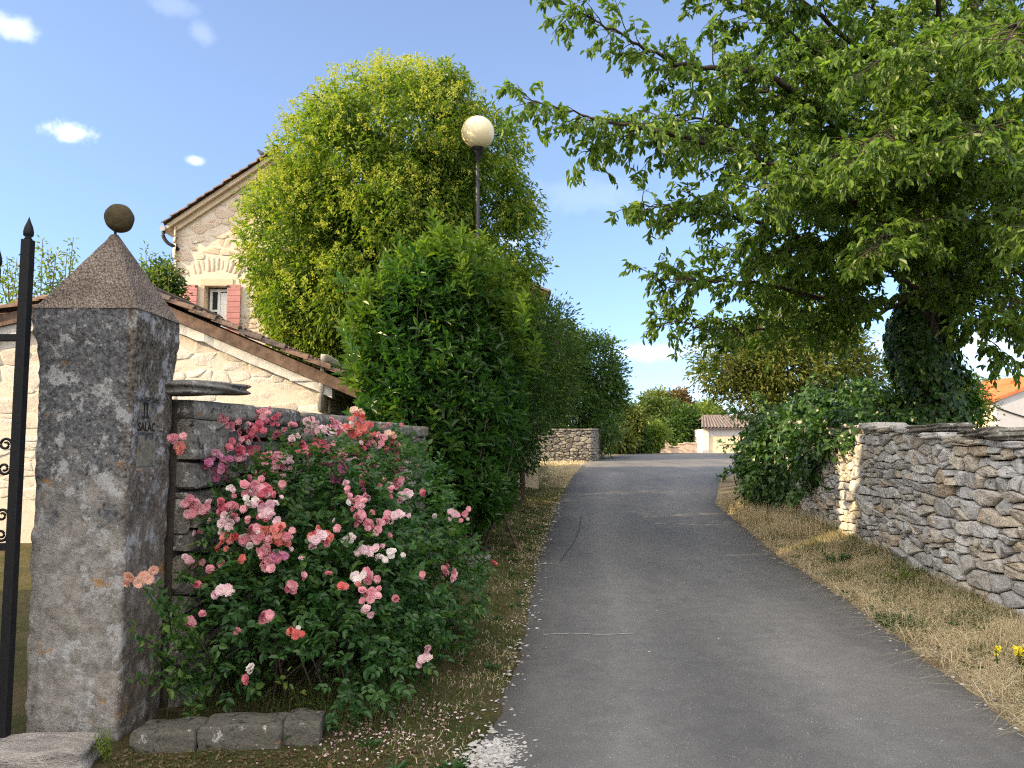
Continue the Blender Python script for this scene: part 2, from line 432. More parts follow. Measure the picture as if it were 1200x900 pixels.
def trunk_limbs(base, lobes, r0, seed, mat, parent, sub=4):
    rng = np.random.default_rng(seed); a = Acc()
    base = np.array(base, float)
    cen = np.mean([l[0] for l in lobes], axis=0)
    fork = base + (cen - base) * np.array([.35, .35, .45])
    a.tube(spline([base - [0, 0, .3], base + (fork - base) * .5 + rng.normal(0, r0 * .4, 3), fork]), np.linspace(r0 * 1.25, r0 * .8, 17), 10)
    tk = a.mk('trunk', mat, parent, True)
    b = Acc()
    for l in lobes:
        c = np.array(l[0])
        mid = fork + (c - fork) * .5 + rng.normal(0, .12, 3) * np.linalg.norm(c - fork)
        path = spline([fork, mid, c]); b.tube(path, np.linspace(r0 * .62, r0 * .2, len(path)), 7)
        for j in range(sub):
            d = rdir(1, rng)[0]; d[2] = abs(d[2]) * .7
            e = c + d * np.array(l[1]) * .85; s = path[rng.integers(len(path) // 2, len(path))]
            q = spline([s, s + (e - s) * .5 + rng.normal(0, .1, 3), e], 4); b.tube(q, np.linspace(r0 * .22, r0 * .05, len(q)), 5)
    b.mk('limb', mat, tk, True)
    return tk

def tree(name, label, cat, base, lobes, ncl, per, rc, L, W, mat, seed, r0=.18, group=None, bark=None, droop=.3, inner=.5, amp=.22, detail=False, trunk=True):
    t = thing(name, label, cat, base, group)
    if trunk: trunk_limbs(base, lobes, r0, seed, bark or MAT['bark'], t)
    P, O, R, rng = crown_pts(lobes, ncl, per, rc, seed, amp, inner)
    n = len(P)
    D = O + rng.normal(0, .6, (n, 3)) + np.array([0, 0, -droop])
    N = O * .6 + rng.normal(0, .6, (n, 3)) + np.array([0, 0, .6])
    leaf_obj('crown', P, D, N, L * rng.uniform(.7, 1.25, n), W, mat, t, T2 if detail else T1, F2 if detail else F1, R, rng=rng)
    return t

# ------------------------------------------------------------------ ground and road
YK = [-60, -5, 3.96, 5.3, 7.67, 10.7, 17.8, 26.7, 35.8, 42, 47, 54.5, 55.5]
XLk = [-.6, -.5, -.19, 0., .18, .39, 1.08, 2.07, 3.28, 4.4, 6.2, 8.6, 9.]
XRk = [2.2, 2.3, 2.76, 2.98, 3.34, 3.62, 4.65, 7.2, 12, 20, 30, 40, 40]
def XL(Y): return np.interp(Y, YK, XLk)
def XR(Y): return np.interp(Y, YK, XRk)
def sstep(x): x = np.clip(x, 0, 1); return x * x * (3 - 2 * x)
def ground(X, Y):
    X = np.asarray(X, float); Y = np.asarray(Y, float)
    z = gy(Y)
    near = 1 - sstep((Y - 24) / 10)
    z = z + .20 * sstep((Y - 7) / 4) * near * sstep((X - XR(Y) - .1) / 1.3)
    z = z + .10 * near * sstep((Y - 4.7) / 1.2) * sstep((XL(Y) - X - .25) / .9)
    bump = .012 * np.sin(X * 5.1 + Y * 2.3) * np.sin(Y * 4.7 - X * 1.9) + .01 * np.sin(X * 11.3) * np.sin(Y * 9.1 + X * 3)
    out = np.maximum(sstep((X - XR(Y) - .02) / .25), sstep((XL(Y) - X - .02) / .25))
    return z + (bump + .012) * out * near - .008 * (1 - out)

ys = np.unique(np.concatenate([np.linspace(-300, -10, 10), np.linspace(-10, 2, 13), np.arange(2, 22, .2), np.arange(22, 62, .75), GY[1:-1], np.array([70, 80, 90, 130, 200, 400, 800, 1500.])]))
xs = np.unique(np.concatenate([np.linspace(-900, -40, 12), np.linspace(-40, -6, 12), np.arange(-6, 9, .2), np.linspace(9, 50, 24), np.linspace(60, 900, 12)]))
GX, GYY = np.meshgrid(xs, ys)
GZZ = ground(GX, GYY)
V = np.stack([GX, GYY, GZZ], -1).reshape(-1, 3)
nx, ny = len(xs), len(ys)
i = np.arange(ny - 1)[:, None] * nx + np.arange(nx - 1)[None]
F = np.stack([i, i + 1, i + 1 + nx, i + nx], -1).reshape(-1, 4)
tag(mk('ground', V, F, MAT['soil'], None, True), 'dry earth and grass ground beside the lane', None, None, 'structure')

# road: many rows, ragged edges, thin body
ry = np.unique(np.concatenate([np.arange(-10, 26, .05), np.arange(26, 55.5, .25), [-60, -30, 55.5], GY[(GY > -60) & (GY < 55.5)]]))
rv, rf, rt = [], [], []
nc = 14
for k, y in enumerate(ry):
    jl = .035 * mnoise.noise(Vector((y * 2.1, 3.3, 0))) + .03 * mnoise.noise(Vector((y * 9, 1.3, 0)))
    jr = .035 * mnoise.noise(Vector((y * 2.3, 7.7, 0))) + .025 * mnoise.noise(Vector((y * 8, 5.3, 0)))
    a, b = XL(y) + jl, XR(y) + jr
    z = float(gy(y)) + .006
    rv.append((a - .015, y, z - .03)); rt.append(0.)
    for c in range(nc):
        t = c / (nc - 1.); rv.append((a + (b - a) * t, y, z)); rt.append(t if y < 30 else .5)
    rv.append((b + .015, y, z - .03)); rt.append(1.)
w = nc + 2
for k in range(len(ry) - 1):
    for c in range(w - 1): rf.append((k * w + c, k * w + c + 1, (k + 1) * w + c + 1, (k + 1) * w + c))
road = tag(mk('road', rv, rf, MAT['road'], None, True, rt), 'grey asphalt lane', None, None, 'structure')
def rz(y): return float(gy(y)) + .006
def strip(pts, wid, name, mat, dz=.004):
    P = np.array(pts); T = nrm(np.gradient(P, axis=0)); S = np.stack([-T[:, 1], T[:, 0]], -1)
    jit = 1 + .5 * np.sin(np.arange(len(P)) * 2.7) * np.sin(np.arange(len(P)) * 1.3 + 1)
    wv = np.asarray(wid) * jit
    V = []
    for p, s, q in zip(P, S, wv):
        for sg in (-1, 1): V.append((p[0] + sg * s[0] * q, p[1] + sg * s[1] * q, rz(p[1]) + dz))
    F = [(2 * i, 2 * i + 1, 2 * i + 3, 2 * i + 2) for i in range(len(P) - 1)]
    return tag(mk(name, V, F, mat, road), None, None, None, 'structure')
cr = spline([hit(681, 606)[:2], hit(679, 620)[:2], hit(672, 637)[:2], hit(664, 648)[:2], hit(656, 660)[:2]], 10)
strip(cr, .007, 'road_crack', plain('tarred crack', (.045, .045, .047), .8, .2, 0, .3, 30, .2))
sm = spline([hit(636, 745)[:2], hit(670, 744)[:2], hit(705, 745)[:2], hit(742, 744)[:2]], 12)
strip(sm, .009, 'road_joint', plain('pale worn asphalt edge', (.30, .29, .27), .9, .1, 0, .2, 30, .2))
sm = spline([hit(632, 662)[:2], hit(640, 661)[:2], hit(650, 662)[:2]], 6)
strip(sm, .012, 'road_joint', bpy.data.materials['pale worn asphalt edge'])

# pale gravel apron in front of the far walls
tag(mk('far_path', [(9, 55.52, .985), (48, 55.52, .985), (48, 60, 1.012), (9, 60, 1.012)], [(0, 1, 2, 3)], MAT['gravelstrip']), 'pale gravel path', None, None, 'structure')

# ------------------------------------------------------------------ dry stone generator
GA = np.array([-1, -1, -.9, -.55, 0, .55, .9, 1, 1.])
def stone(acc, c00, c10, c01, c11, P3, rng, bulge, gap, jit, depth, rough, rnd):
    na = len(GA)
    A, B = np.meshgrid(GA, GA, indexing='ij')
    kx, ky = rng.uniform(.02, .14, 2)
    a = A * (1 - kx * np.abs(B) ** 3); b = B * (1 - ky * np.abs(A) ** 3)
    w = .5 * (abs(c10[0] - c00[0]) + abs(c11[0] - c01[0])); h = .5 * (abs(c01[1] - c00[1]) + abs(c11[1] - c10[1]))
    a = a * (1 - gap / max(w, .03)); b = b * (1 - gap / max(h, .03))
    ph = rng.uniform(0, 6.3, 8)
    e = min(w, h)
    a = a + jit * e / max(w, .02) * (np.sin(3.1 * B + ph[0]) * .6 + np.sin(5.3 * B + 2 * A + ph[1]) * .4)
    b = b + jit * e / max(h, .02) * (np.sin(3.7 * A + ph[2]) * .6 + np.sin(6.1 * A + 2 * B + ph[3]) * .4)
    u = (a + 1) / 2; v = (b + 1) / 2
    s = (1 - u) * (1 - v) * c00[0] + u * (1 - v) * c10[0] + (1 - u) * v * c01[0] + u * v * c11[0]
    z = (1 - u) * (1 - v) * c00[1] + u * (1 - v) * c10[1] + (1 - u) * v * c01[1] + u * v * c11[1]
    m = np.maximum(np.abs(A), np.abs(B))
    d = bulge * (1 - m ** 5 * .9) + rng.normal(0, rough) + rng.normal(0, rough * .5) * A + rng.normal(0, rough * .6) * B
    d = d + rough * .35 * (np.sin(4 * A + ph[4]) * np.sin(3.3 * B + ph[5]) + .6 * np.sin(7 * A + 5 * B + ph[6]))
    sk = np.zeros_like(A, bool); sk[0] = sk[-1] = True; sk[:, 0] = sk[:, -1] = True
    d = np.where(sk, -depth, d)
    V = P3(s.ravel(), z.ravel(), d.ravel())
    i = np.arange(na - 1)[:, None] * na + np.arange(na - 1)[None]
    F = np.stack([i, i + na, i + na + 1, i + 1], -1).reshape(-1, 4)
    acc.add(V, F, rnd)

def stone_face(acc, s0, s1, zb, zt, P3, seed, h=(.06, .15), w=(.1, .42), bulge=.02, gap=.006, jit=.07, depth=.1, rough=.012, skip=None, clampz=True, wav=.03):
    rng = np.random.default_rng(seed)
    zlo = min(zb(s) for s in np.linspace(s0, s1, 20)); zhi = max(zt(s) for s in np.linspace(s0, s1, 20))
    rows = [zlo]
    while rows[-1] < zhi: rows.append(rows[-1] + rng.uniform(*h))
    ph = rng.uniform(0, 6.3, len(rows))
    def zz(k, s):
        return rows[k] + (wav * (math.sin(s * 1.7 + ph[k]) * .6 + math.sin(s * 4.3 + ph[k] * 2) * .4) if k > 0 else 0)
    def emit(sa0, sa1, sb0, sb1, ka, kb, ta=0., tb=1.):
        f0 = lambda s: zz(ka, s) + (zz(kb, s) - zz(ka, s)) * ta
        f1 = lambda s: zz(ka, s) + (zz(kb, s) - zz(ka, s)) * tb
        c = [[sa0, f0(sa0)], [sa1, f0(sa1)], [sb0, f1(sb0)], [sb1, f1(sb1)]]
        sc = (sa0 + sa1) / 2
        if skip and skip(min(sa0, sb0), max(sa1, sb1), c[0][1], c[2][1]): return
        lim_t = zt(sc); lim_b = zb(sc)
        if clampz:
            full = c[2][1] - c[0][1]
            for p in c: p[1] = min(max(p[1], zb(p[0])), zt(p[0]))
            if (c[2][1] - c[0][1]) + (c[3][1] - c[1][1]) < .7 * full or min(c[2][1] - c[0][1], c[3][1] - c[1][1]) < .01: return
        stone(acc, c[0], c[1], c[2], c[3], P3, rng, bulge, gap, jit, depth, rough, rng.random())
    k = 0
    while k < len(rows) - 1:
        two = k + 2 < len(rows) and rng.random() < .65
        s = s0 - rng.uniform(0, w[0]); prev = s
        while s < s1:
            if two:
                wd = rng.uniform(w[0] * 1.2, w[1] * 1.25); e = min(s + wd, s1 if s1 - s - wd > w[0] else s + wd)
                if e > s1 - w[0] * .6: e = s1
                if rng.random() < .3: emit(s, e, s, e, k, k + 2)
                else:
                    m = s + (e - s) * rng.uniform(.35, .65); m2 = s + (e - s) * rng.uniform(.3, .7); r = rng.random(); lo = rng.uniform(.38, .62)
                    for q, (t0, t1) in enumerate(((0, lo), (lo, 1))):
                        if (q == 0 and r < .5) or (q == 1 and r > .35):
                            mm = m if q == 0 else m2; tl = rng.normal(0, .012)
                            emit(s, mm, s, mm + tl, k, k + 2, t0, t1); emit(mm, e, mm + tl, e, k, k + 2, t0, t1)
                        else: emit(s, e, s, e, k, k + 2, t0, t1)
            else:
                wd = rng.uniform(*w); e = s + wd
                if e > s1 - w[0] * .6: e = s1
                emit(s, e, s, e, k, k + 1)
            s = e
        k += 2 if two else 1

def clip_poly(P, a, b, c):
    """keep the part of polygon P where a*x + b*y <= c"""
    out = []; n = len(P)
    for i in range(n):
        p, q = P[i], P[(i + 1) % n]; dp = a * p[0] + b * p[1] - c; dq = a * q[0] + b * q[1] - c
        if dp <= 0: out.append(p)
        if (dp < 0 < dq) or (dq < 0 < dp):
            t = dp / (dp - dq); out.append((p[0] + (q[0] - p[0]) * t, p[1] + (q[1] - p[1]) * t))
    return out

def rubble_face(acc, s0, s1, zb, zt, P3, seed, h=.12, asp=2.0, jx=.38, jz=.22, drop=.2, bulge=.02, gap=.008, depth=.12, rough=.012, skip=None, cut=.16):
    """irregular rubble: cells round jittered, staggered seeds, each turned into one rounded stone"""
    rng = np.random.default_rng(seed)
    zlo = min(zb(s) for s in np.linspace(s0, s1, 20)); zhi = max(zt(s) for s in np.linspace(s0, s1, 20))
    S = []; z = zlo - h; r = 0
    while z < zhi + h * 1.5:
        hh = h * rng.uniform(.65, 1.4); w = hh * asp * rng.uniform(.75, 1.2); x = s0 - w * rng.uniform(1, 2)
        while x < s1 + 2 * w:
            ww = w * rng.uniform(.55, 1.6)
            if rng.random() > drop:
                S.append((x + ww / 2 + rng.normal(0, jx * .25 * ww), z + hh / 2 + rng.normal(0, jz * hh)))
                if rng.random() < .12: S[-1] = (S[-1][0], S[-1][1] - hh * .2); S.append((x + ww / 2, z + hh * .85))
            x += ww
        z += hh
    S = np.array(S); Q = S / np.array([asp, 1.])
    for i, q in enumerate(Q):
        sx, sz = S[i]
        if sx < s0 - .3 or sx > s1 + .3: continue
        sc = min(max(sx, s0), s1); lo, hi = zb(sc), zt(sc)
        if sz < lo - h or sz > hi + h: continue
        R = h * 3.2
        P = [(q[0] - R, q[1] - R), (q[0] + R, q[1] - R), (q[0] + R, q[1] + R), (q[0] - R, q[1] + R)]
        d2 = ((Q - q) ** 2).sum(1)
        for j in np.argsort(d2)[1:26]:
            if d2[j] > 4 * R * R: break
            v = Q[j] - q; m = (Q[j] + q) / 2
            P = clip_poly(P, v[0], v[1], v @ m)
            if len(P) < 3: break
        if len(P) < 3: continue
        P = [(a * asp, b) for a, b in P]
        P = clip_poly(P, 1, 0, s1); P = clip_poly(P, -1, 0, -s0) if len(P) > 2 else P
        if len(P) < 3: continue
        # clip against the sloping bottom and top
        k = (zt(min(sc + .2, s1)) - zt(max(sc - .2, s0))) / max(.05, min(sc + .2, s1) - max(sc - .2, s0)); P = clip_poly(P, -k, 1, hi - k * sc)
        if len(P) > 2:
            k = (zb(min(sc + .2, s1)) - zb(max(sc - .2, s0))) / max(.05, min(sc + .2, s1) - max(sc - .2, s0)); P = clip_poly(P, k, -1, -(lo - k * sc))
        if len(P) < 3: continue
        P = np.array(P); c = P.mean(0); ext = P.max(0) - P.min(0)
        if ext[0] < .035 or ext[1] < .025: continue
        if skip and skip(P[:, 0].min(), P[:, 0].max(), P[:, 1].min(), P[:, 1].max()): continue
        # inset, cut corners, add points on the edges
        P = c + (P - c) * (1 - np.minimum(.45, 2 * gap / ext))
        n = len(P); ring = []
        for a in range(n):
            p0, p1 = P[a], P[(a + 1) % n]; e = cut * rng.uniform(.5, 1.3)
            for t in (e, .5, 1 - e): ring.append(p0 + (p1 - p0) * t + rng.normal(0, .035, 2) * ext * (.5 if t == .5 else .25))
        ring = np.array(ring); m = len(ring)
        ph = rng.uniform(0, 6.3, 6); tl = rng.normal(0, rough, 2); off = rng.normal(0, rough)
        def dep(p, b):
            u = (p - c) / ext
            return off + b + tl[0] * u[:, 0] * 2 + tl[1] * u[:, 1] * 2 + rough * .45 * (np.sin(9 * u[:, 0] + ph[0]) * np.sin(7 * u[:, 1] + ph[1]) + .6 * np.sin(15 * u[:, 0] + 9 * u[:, 1] + ph[2]))
        rings = [(1., None), (1., -.012), (.965, bulge * .5), (.84, bulge * .92), (.5, bulge * 1.1)]
        X = []; D = []
        for sc_, b in rings:
            p = c + (ring - c) * sc_; X.append(p); D.append(np.full(m, -depth) if b is None else dep(p, b))
        X.append(c[None]); D.append(dep(c[None], bulge * 1.1))
        X = np.vstack(X); D = np.concatenate(D); V = P3(X[:, 0], X[:, 1], D)
        j = np.arange(m); j2 = (j + 1) % m
        F4 = np.vstack([np.stack([r_ * m + j, r_ * m + j2, (r_ + 1) * m + j2, (r_ + 1) * m + j], -1) for r_ in range(4)])
        F3 = np.stack([4 * m + j, 4 * m + j2, np.full(m, 5 * m)], -1)
        rv = rng.random(); base = acc.n
        acc.add(V, F4, rv); acc.F.setdefault(3, []).append(F3 + base)

def path_fn(pts):
    P = np.array(pts, float); L = np.concatenate([[0], np.cumsum(np.linalg.norm(np.diff(P, axis=0), axis=1))])
    def pos(s):
        return np.stack([np.interp(s, L, P[:, 0]), np.interp(s, L, P[:, 1])], -1)
    def nor(s, sgn):
        a = pos(np.clip(np.asarray(s) - .15, 0, L[-1])); b = pos(np.clip(np.asarray(s) + .15, 0, L[-1]))
        t = nrm(b - a); return sgn * np.stack([t[..., 1], -t[..., 0]], -1)
    return pos, nor, L[-1]

def wall_P3(pos, nor, sgn):
    def P3(s, z, d):
        p = pos(s); n = nor(s, sgn); q = p + n * d[:, None]
        return np.stack([q[:, 0], q[:, 1], z], -1)
    return P3

def core_wall(name, pos, nor, sgn, L, zb, zt, thick, inset, mat, parent, n=40):
    a = Acc(); S = np.linspace(0, L, n)
    V = []
    for s in S:
        p = pos(s); q = nor(s, sgn)
        f = p - q * inset; b = p - q * thick
        V += [(f[0], f[1], zb(s) - .3), (f[0], f[1], zt(s) - .01), (b[0], b[1], zt(s) - .01), (b[0], b[1], zb(s) - .3)]
    F = [(4 * i + k, 4 * i + 4 + k, 4 * i + 4 + (k + 1) % 4, 4 * i + (k + 1) % 4) for i in range(n - 1) for k in range(4)]
    F += [(0, 1, 2, 3), (4 * n - 1, 4 * n - 2, 4 * n - 3, 4 * n - 4)]
    return mk(name, V, F, mat, parent)

def slab(acc, c, sx, sy, sz, yaw, rng, rough=.15, r=None, tilt=0., k=7, pw=7):
    """one rough flat stone: rounded lumpy block"""
    g = np.linspace(-1, 1, k); ph = rng.uniform(0, 6.3, 9)
    R = Matrix.Rotation(yaw, 3, 'Z') @ Matrix.Rotation(tilt, 3, 'Y')
    for ax in range(3):
        for sg in (-1, 1):
            A, B = np.meshgrid(g, g, indexing='ij')
            p = np.zeros(A.shape + (3,)); p[..., ax] = sg; p[..., (ax + 1) % 3] = A; p[..., (ax + 2) % 3] = B
            q = p / (np.sum(np.abs(p) ** pw, -1, keepdims=True)) ** (1. / pw)
            nz = np.sin(3 * q[..., 0] + ph[0]) * np.sin(2.7 * q[..., 1] + ph[1]) + .6 * np.sin(5 * q[..., 0] + 4 * q[..., 1] + ph[2]) + .5 * np.sin(6 * q[..., 2] + 3 * q[..., 0] + ph[3])
            q = q * (1 + rough * nz[..., None] * .5)
            q = q * np.array([sx, sy, sz]) * .5
            V = q.reshape(-1, 3) @ np.array(R).T + np.array(c)
            i = np.arange(k - 1)[:, None] * k + np.arange(k - 1)[None]
            F = np.stack([i, i + k, i + k + 1, i + 1], -1).reshape(-1, 4)
            if sg < 0: F = F[:, ::-1]
            acc.add(V, F, rng.random() if r is None else r)

# ------------------------------------------------------------------ right dry stone wall
RW = [(5.25, 2.0), (5.0, 5.2), (4.62, 7.0), (4.64, 8.4), (4.74, 10.1), (4.98, 13.2), (5.7, 17), (7.6, 22.5)]
pos, nor, L = path_fn(RW)
def sy(s): return float(pos(s)[1])
def rw_b(s): p = pos(s); return float(ground(p[0] - .05, p[1])) - .05
def rw_t(s): return float(np.interp(sy(s), [2, 7, 8, 9, 10.2, 13.5, 24], [1.5, 1.56, 1.62, 1.72, 1.80, 1.95, 2.3]))
wr = thing('dry_stone_wall', 'grey dry stone wall half covered by ivy along the right side of the lane', 'stone wall', (4.7, 9, 0))
core_wall('wall_core', pos, nor, -1, L, rw_b, rw_t, .5, .08, MAT['core'], wr)
a = Acc()
rubble_face(a, 0, L, rw_b, rw_t, wall_P3(pos, nor, -1), 23, .118, 1.9, jz=.13, jx=.45, drop=.14, bulge=.022, gap=.008, rough=.018, cut=.10)
a.mk('stone_face', MAT['dry'], wr, False)
rng = np.random.default_rng(5); s = 0.; 
a = Acc()
while s < L:
    w = rng.uniform(.25, .6); p = pos(s + w / 2); q = nor(np.array(s + w / 2), -1)
    yaw = math.atan2(q[1], q[0]) - PI / 2; th = rng.uniform(.05, .1)
    slab(a, (p[0] - q[0] * .2, p[1] - q[1] * .2, rw_t(s + w / 2) + th * .42), w * 1.02, rng.uniform(.45, .58), th, yaw, rng, .16, None, rng.normal(0, .03))
    s += w
a.mk('coping', MAT['dry'], wr, True)
for (px, py, Y, sx, sz, tl) in ((1100, 489, 8.55, .55, .085, .05), (1160, 500, 7.6, .62, .09, .06), (1190, 505, 7.2, .5, .08, -.05)):
    a = Acc(); c = at(px, py, Y)
    c[0] = max(c[0], 4.80); c[2] = float(np.interp(c[1], [7, 8, 9, 10.2], [1.56, 1.62, 1.72, 1.8])) + .105 + .012 * (sx > .6)
    slab(a, c, sx * 1.15, .46, sz, PI / 2 + .1, rng, .32, None, tl * .5, 15, 5)
    a.mk('cap_slab', MAT['garden'], wr, True)

# ------------------------------------------------------------------ garden wall on the left
GW = [(-2.02, 4.75), (-1.62, 6.5), (-1.22, 8.4), (-1.0, 10.0)]
gpos, gnor, gL = path_fn(GW)
gw_b = lambda s: float(ground(gpos(s)[0], gpos(s)[1])) - .05
gw_t = lambda s: float(np.interp(s, [0, 1.2, 3.8, gL], [1.87, 1.86, 1.80, 1.8]))
gw = thing('garden_wall', 'dark weathered garden wall of large blocks behind the rose bush', 'garden wall', (-1.8, 6, 0))
core_wall('wall_core', gpos, gnor, 1, gL, gw_b, gw_t, .45, .06, MAT['core'], gw)
a = Acc()
rubble_face(a, 0, gL, gw_b, lambda s: gw_t(s) - .1, wall_P3(gpos, gnor, 1), 33, .18, 2.4, jz=.08, bulge=.02, gap=.010, rough=.02, cut=.12)
a.mk('stone_face', MAT['garden'], gw, False)
a = Acc(); s = 0.; rng = np.random.default_rng(9)
while s < gL:
    w = rng.uniform(.45, .8); p = gpos(s + w / 2); q = gnor(np.array(s + w / 2), 1)
    slab(a, (p[0] - q[0] * .19, p[1] - q[1] * .19, gw_t(s + w / 2) - .05), w * 1.01, .5, rng.uniform(.12, .16), math.atan2(q[1], q[0]) - PI / 2, rng, .1, None, 0)
    s += w
a.mk('coping', MAT['garden'], gw, True)
a = Acc(); slab(a, at(240, 455.5, 4.98) + np.array([-.05, 0, 0]), .62, .42, .085, 1.35, rng, .24, .4, -.04, 14, 5)
tag(a.mk('loose_slab', MAT['garden'], None, True, loc=at(240, 458, 4.98)), 'loose flat dark stone slab lying on top of the garden wall', 'stone slab')

# kerb stones in front of the roses
for k, (x0, x1, yt, yb, dy, lab) in enumerate(((150, 229, 857, 893, .0, 'mossy kerb block beside the foot of the gate pillar'),
                                              (231, 326, 850, 890, .03, 'long middle kerb block of the row under the rose bush'),
                                              (328, 372, 846, 876, .1, 'small rounded end stone of the kerb row under the roses'))):
    Y = 4.12 + dy; p0 = at(x0, yb, Y); p1 = at(x1, yb, Y); zt = at((x0 + x1) / 2, yt, Y)[2]
    a = Acc(); slab(a, ((p0[0] + p1[0]) / 2, Y + .1, (zt - .08) / 2), p1[0] - p0[0], .22, zt + .08, .05 * k, rng, .07, .6, .04 * (k - 1), 16, 16)
    tag(a.mk('kerb_stone', MAT['kerb'], None, True, loc=((p0[0] + p1[0]) / 2, Y + .1, 0)), lab, 'kerb stone', 'kerb stones under the roses')
# rough block at the gate foot
def rockmat():
    m = M('pale chiselled rock', .95, .1)
    w = m.noise(5, 5, .7, m.coord((1.0, 2.2, 3.))); n = m.noise(30, 5, .7)
    m.color(m.mix(.5, m.ramp(w, [(.3, (.2, .18, .16)), (.65, (.46, .42, .38))]), m.ramp(n, [(.3, .5), (.7, 1.)]), 'MULTIPLY'))
    m.bump(m.math('ADD', w, m.math('MULTIPLY', n, .4)), 1., .06); return m.m
MAT['rock'] = rockmat()
a = Acc(); c = at(50, 893, 3.98)
slab(a, (c[0] - .05, 3.95, .04), .62, .3, .17, .03, rng, .1, .9, -.02, 22)
tag(a.mk('rough_stone_block', MAT['rock'], None, True, loc=(c[0], 3.95, 0)), 'pale rough chiselled stone block lying at the foot of the gate', 'stone block')

# ------------------------------------------------------------------ gate pillar
PX, PYc = -2.355, 4.475
pl = thing('gate_pillar', 'lichen covered square stone gate pillar with pyramid cap and stone ball', 'gate pillar', (PX, PYc, 0))
def hw(z):
    if z < 1.97: return .250 + .012 * z / 1.97
    if z < 2.17: return .262 + .016 * sstep((z - 1.97) / .2)
    return .280 + .006 * sstep((z - 2.17) / .02)
def ring_mesh(zs, hwf, ns, disp, panel=None):
    V = []; 
    t = np.linspace(-1, 1, ns, endpoint=False)
    for z in zs:
        h = hwf(z)
        for side in range(4):
            for q in t:
                if side == 0: x, y, n = q * h, -h, (0, -1)
                elif side == 1: x, y, n = h, q * h, (1, 0)
                elif side == 2: x, y, n = -q * h, h, (0, 1)
                else: x, y, n = -h, -q * h, (-1, 0)
                e = abs(q) > .93
                if abs(q) > .999: n = {0: (-.7, -.7), 1: (.7, -.7), 2: (.7, .7), 3: (-.7, .7)}[side]
                v = Vector((x + PX, y + PYc, z))
                d = disp * (mnoise.noise(v * 5) * .7 + mnoise.noise(v * 15) * .5 + mnoise.noise(v * 38) * .35)
                if n[0] < -.5: d += disp * 1.6 * (mnoise.noise(v * 9) + .3 * mnoise.noise(v * 25)) - .004
                if abs(q) > .999: d -= .008 + .012 * max(0, mnoise.noise(v * 7))
                if panel and side == 1 and panel(y, z): d -= .032
                V.append((v.x + n[0] * d, v.y + n[1] * d * 1.05, z))
    w = 4 * ns
    F = [(i * w + j, i * w + (j + 1) % w, (i + 1) * w + (j + 1) % w, (i + 1) * w + j) for i in range(len(zs) - 1) for j in range(w)]
    return V, F
pan = lambda y, z: -.16 < y < .13 and 1.46 < z < 1.86
CZ = .04
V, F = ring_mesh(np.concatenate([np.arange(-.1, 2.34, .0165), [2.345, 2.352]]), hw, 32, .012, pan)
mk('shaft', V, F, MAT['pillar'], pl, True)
zc = list(np.linspace(2.35, 2.84, 40))
V, F = ring_mesh(zc, lambda z: .287 * (1 - (z - 2.35) / .505) + .004, 32, .007)
mk('pyramid_cap', V, F, MAT['cap'], pl, False)
a = Acc(); a.tube([(PX, PYc, 2.81), (PX, PYc, 2.9)], .008, 8); a.mk('pin', MAT['iron'], pl)
bc = np.array([PX + .02, PYc, 2.94])
th = np.linspace(-PI / 2, PI / 2, 20)
V, F = lathe([(.081 * max(.01, math.cos(q)), .086 * math.sin(q)) for q in th], 32, bc)
V = np.array([v + (v - bc) * .06 * mnoise.noise(Vector(v) * 18) for v in V])
mk('stone_ball', V, F, MAT['ball'], pl, True)
# plaque with its engraved letters on the right hand face
xf = PX + .261 - .032
a = Acc(); a.box(xf - .02, xf + .004, PYc - .15, PYc + .12, 1.665, 1.85); a.box(xf - .02, xf + .001, PYc - .15, PYc + .12, 1.47, 1.65)
plq = a.mk('plaque', MAT['plaque'], pl, bevel=.006)
a = Acc(); yc = PYc - .03; zt = 1.835; xx = xf + .0045
for y in (-.022, .012): a.box(xx, xx + .003, yc + y, yc + y + .012, zt - .075, zt)
a.box(xx + .0005, xx + .0032, yc - .04, yc + .045, zt - .082, zt - .074); a.box(xx + .0005, xx + .0032, yc - .03, yc + .03, zt - .004, zt + .004)
a.mk('numeral', MAT['letter'], plq)
cu = bpy.data.curves.new('lettering', 'FONT'); cu.body = 'SALAC'; cu.size = .07; cu.align_x = 'CENTER'; cu.extrude = .0015; cu.space_character = 1.02; cu.offset = .0012
cu.materials.append(MAT['letter'])
fo = bpy.data.objects.new('lettering', cu); COL.objects.link(fo); fo.parent = plq
fo.matrix_local = Matrix(((0, 0, 1, xx - PX + .001), (1, 0, 0, yc - PYc + .022), (0, 1, 0, 1.678), (0, 0, 0, 1)))

# ------------------------------------------------------------------ iron gate
gt = thing('iron_gate', 'black wrought iron gate with spear points beside the gate pillar', 'gate', (-2.63, 4.05, 0))
gy0 = 4.05; gx0 = at(22, 500, gy0)[0]
a = Acc(); top = at(38, 281, gy0)[2]
a.box(gx0 - .025, gx0 + .025, gy0 - .025, gy0 + .025, .03, top); stile = a.mk('stile', MAT['iron'], gt, bevel=.004)
def spear(x, y, z, r, h, parent):
    V, F = lathe([(r * .55, 0), (r * .8, h * .04), (r * .5, h * .1), (r * .95, h * .18), (r, h * .34), (r * .8, h * .55), (r * .35, h * .8), (.001, h)], 14, (x, y, z))
    mk('finial', V, F, MAT['iron'], parent, True)
spear(gx0, gy0, top, .026, .125, stile)
for k in range(7):
    x = gx0 - .155 - k * .125; zt = at(8, 315, gy0)[2]
    a = Acc(); a.box(x - .011, x + .011, gy0 - .011, gy0 + .011, .08, zt); pk = a.mk('picket', MAT['iron'], gt)
    spear(x, gy0, zt, .019, .125, pk)
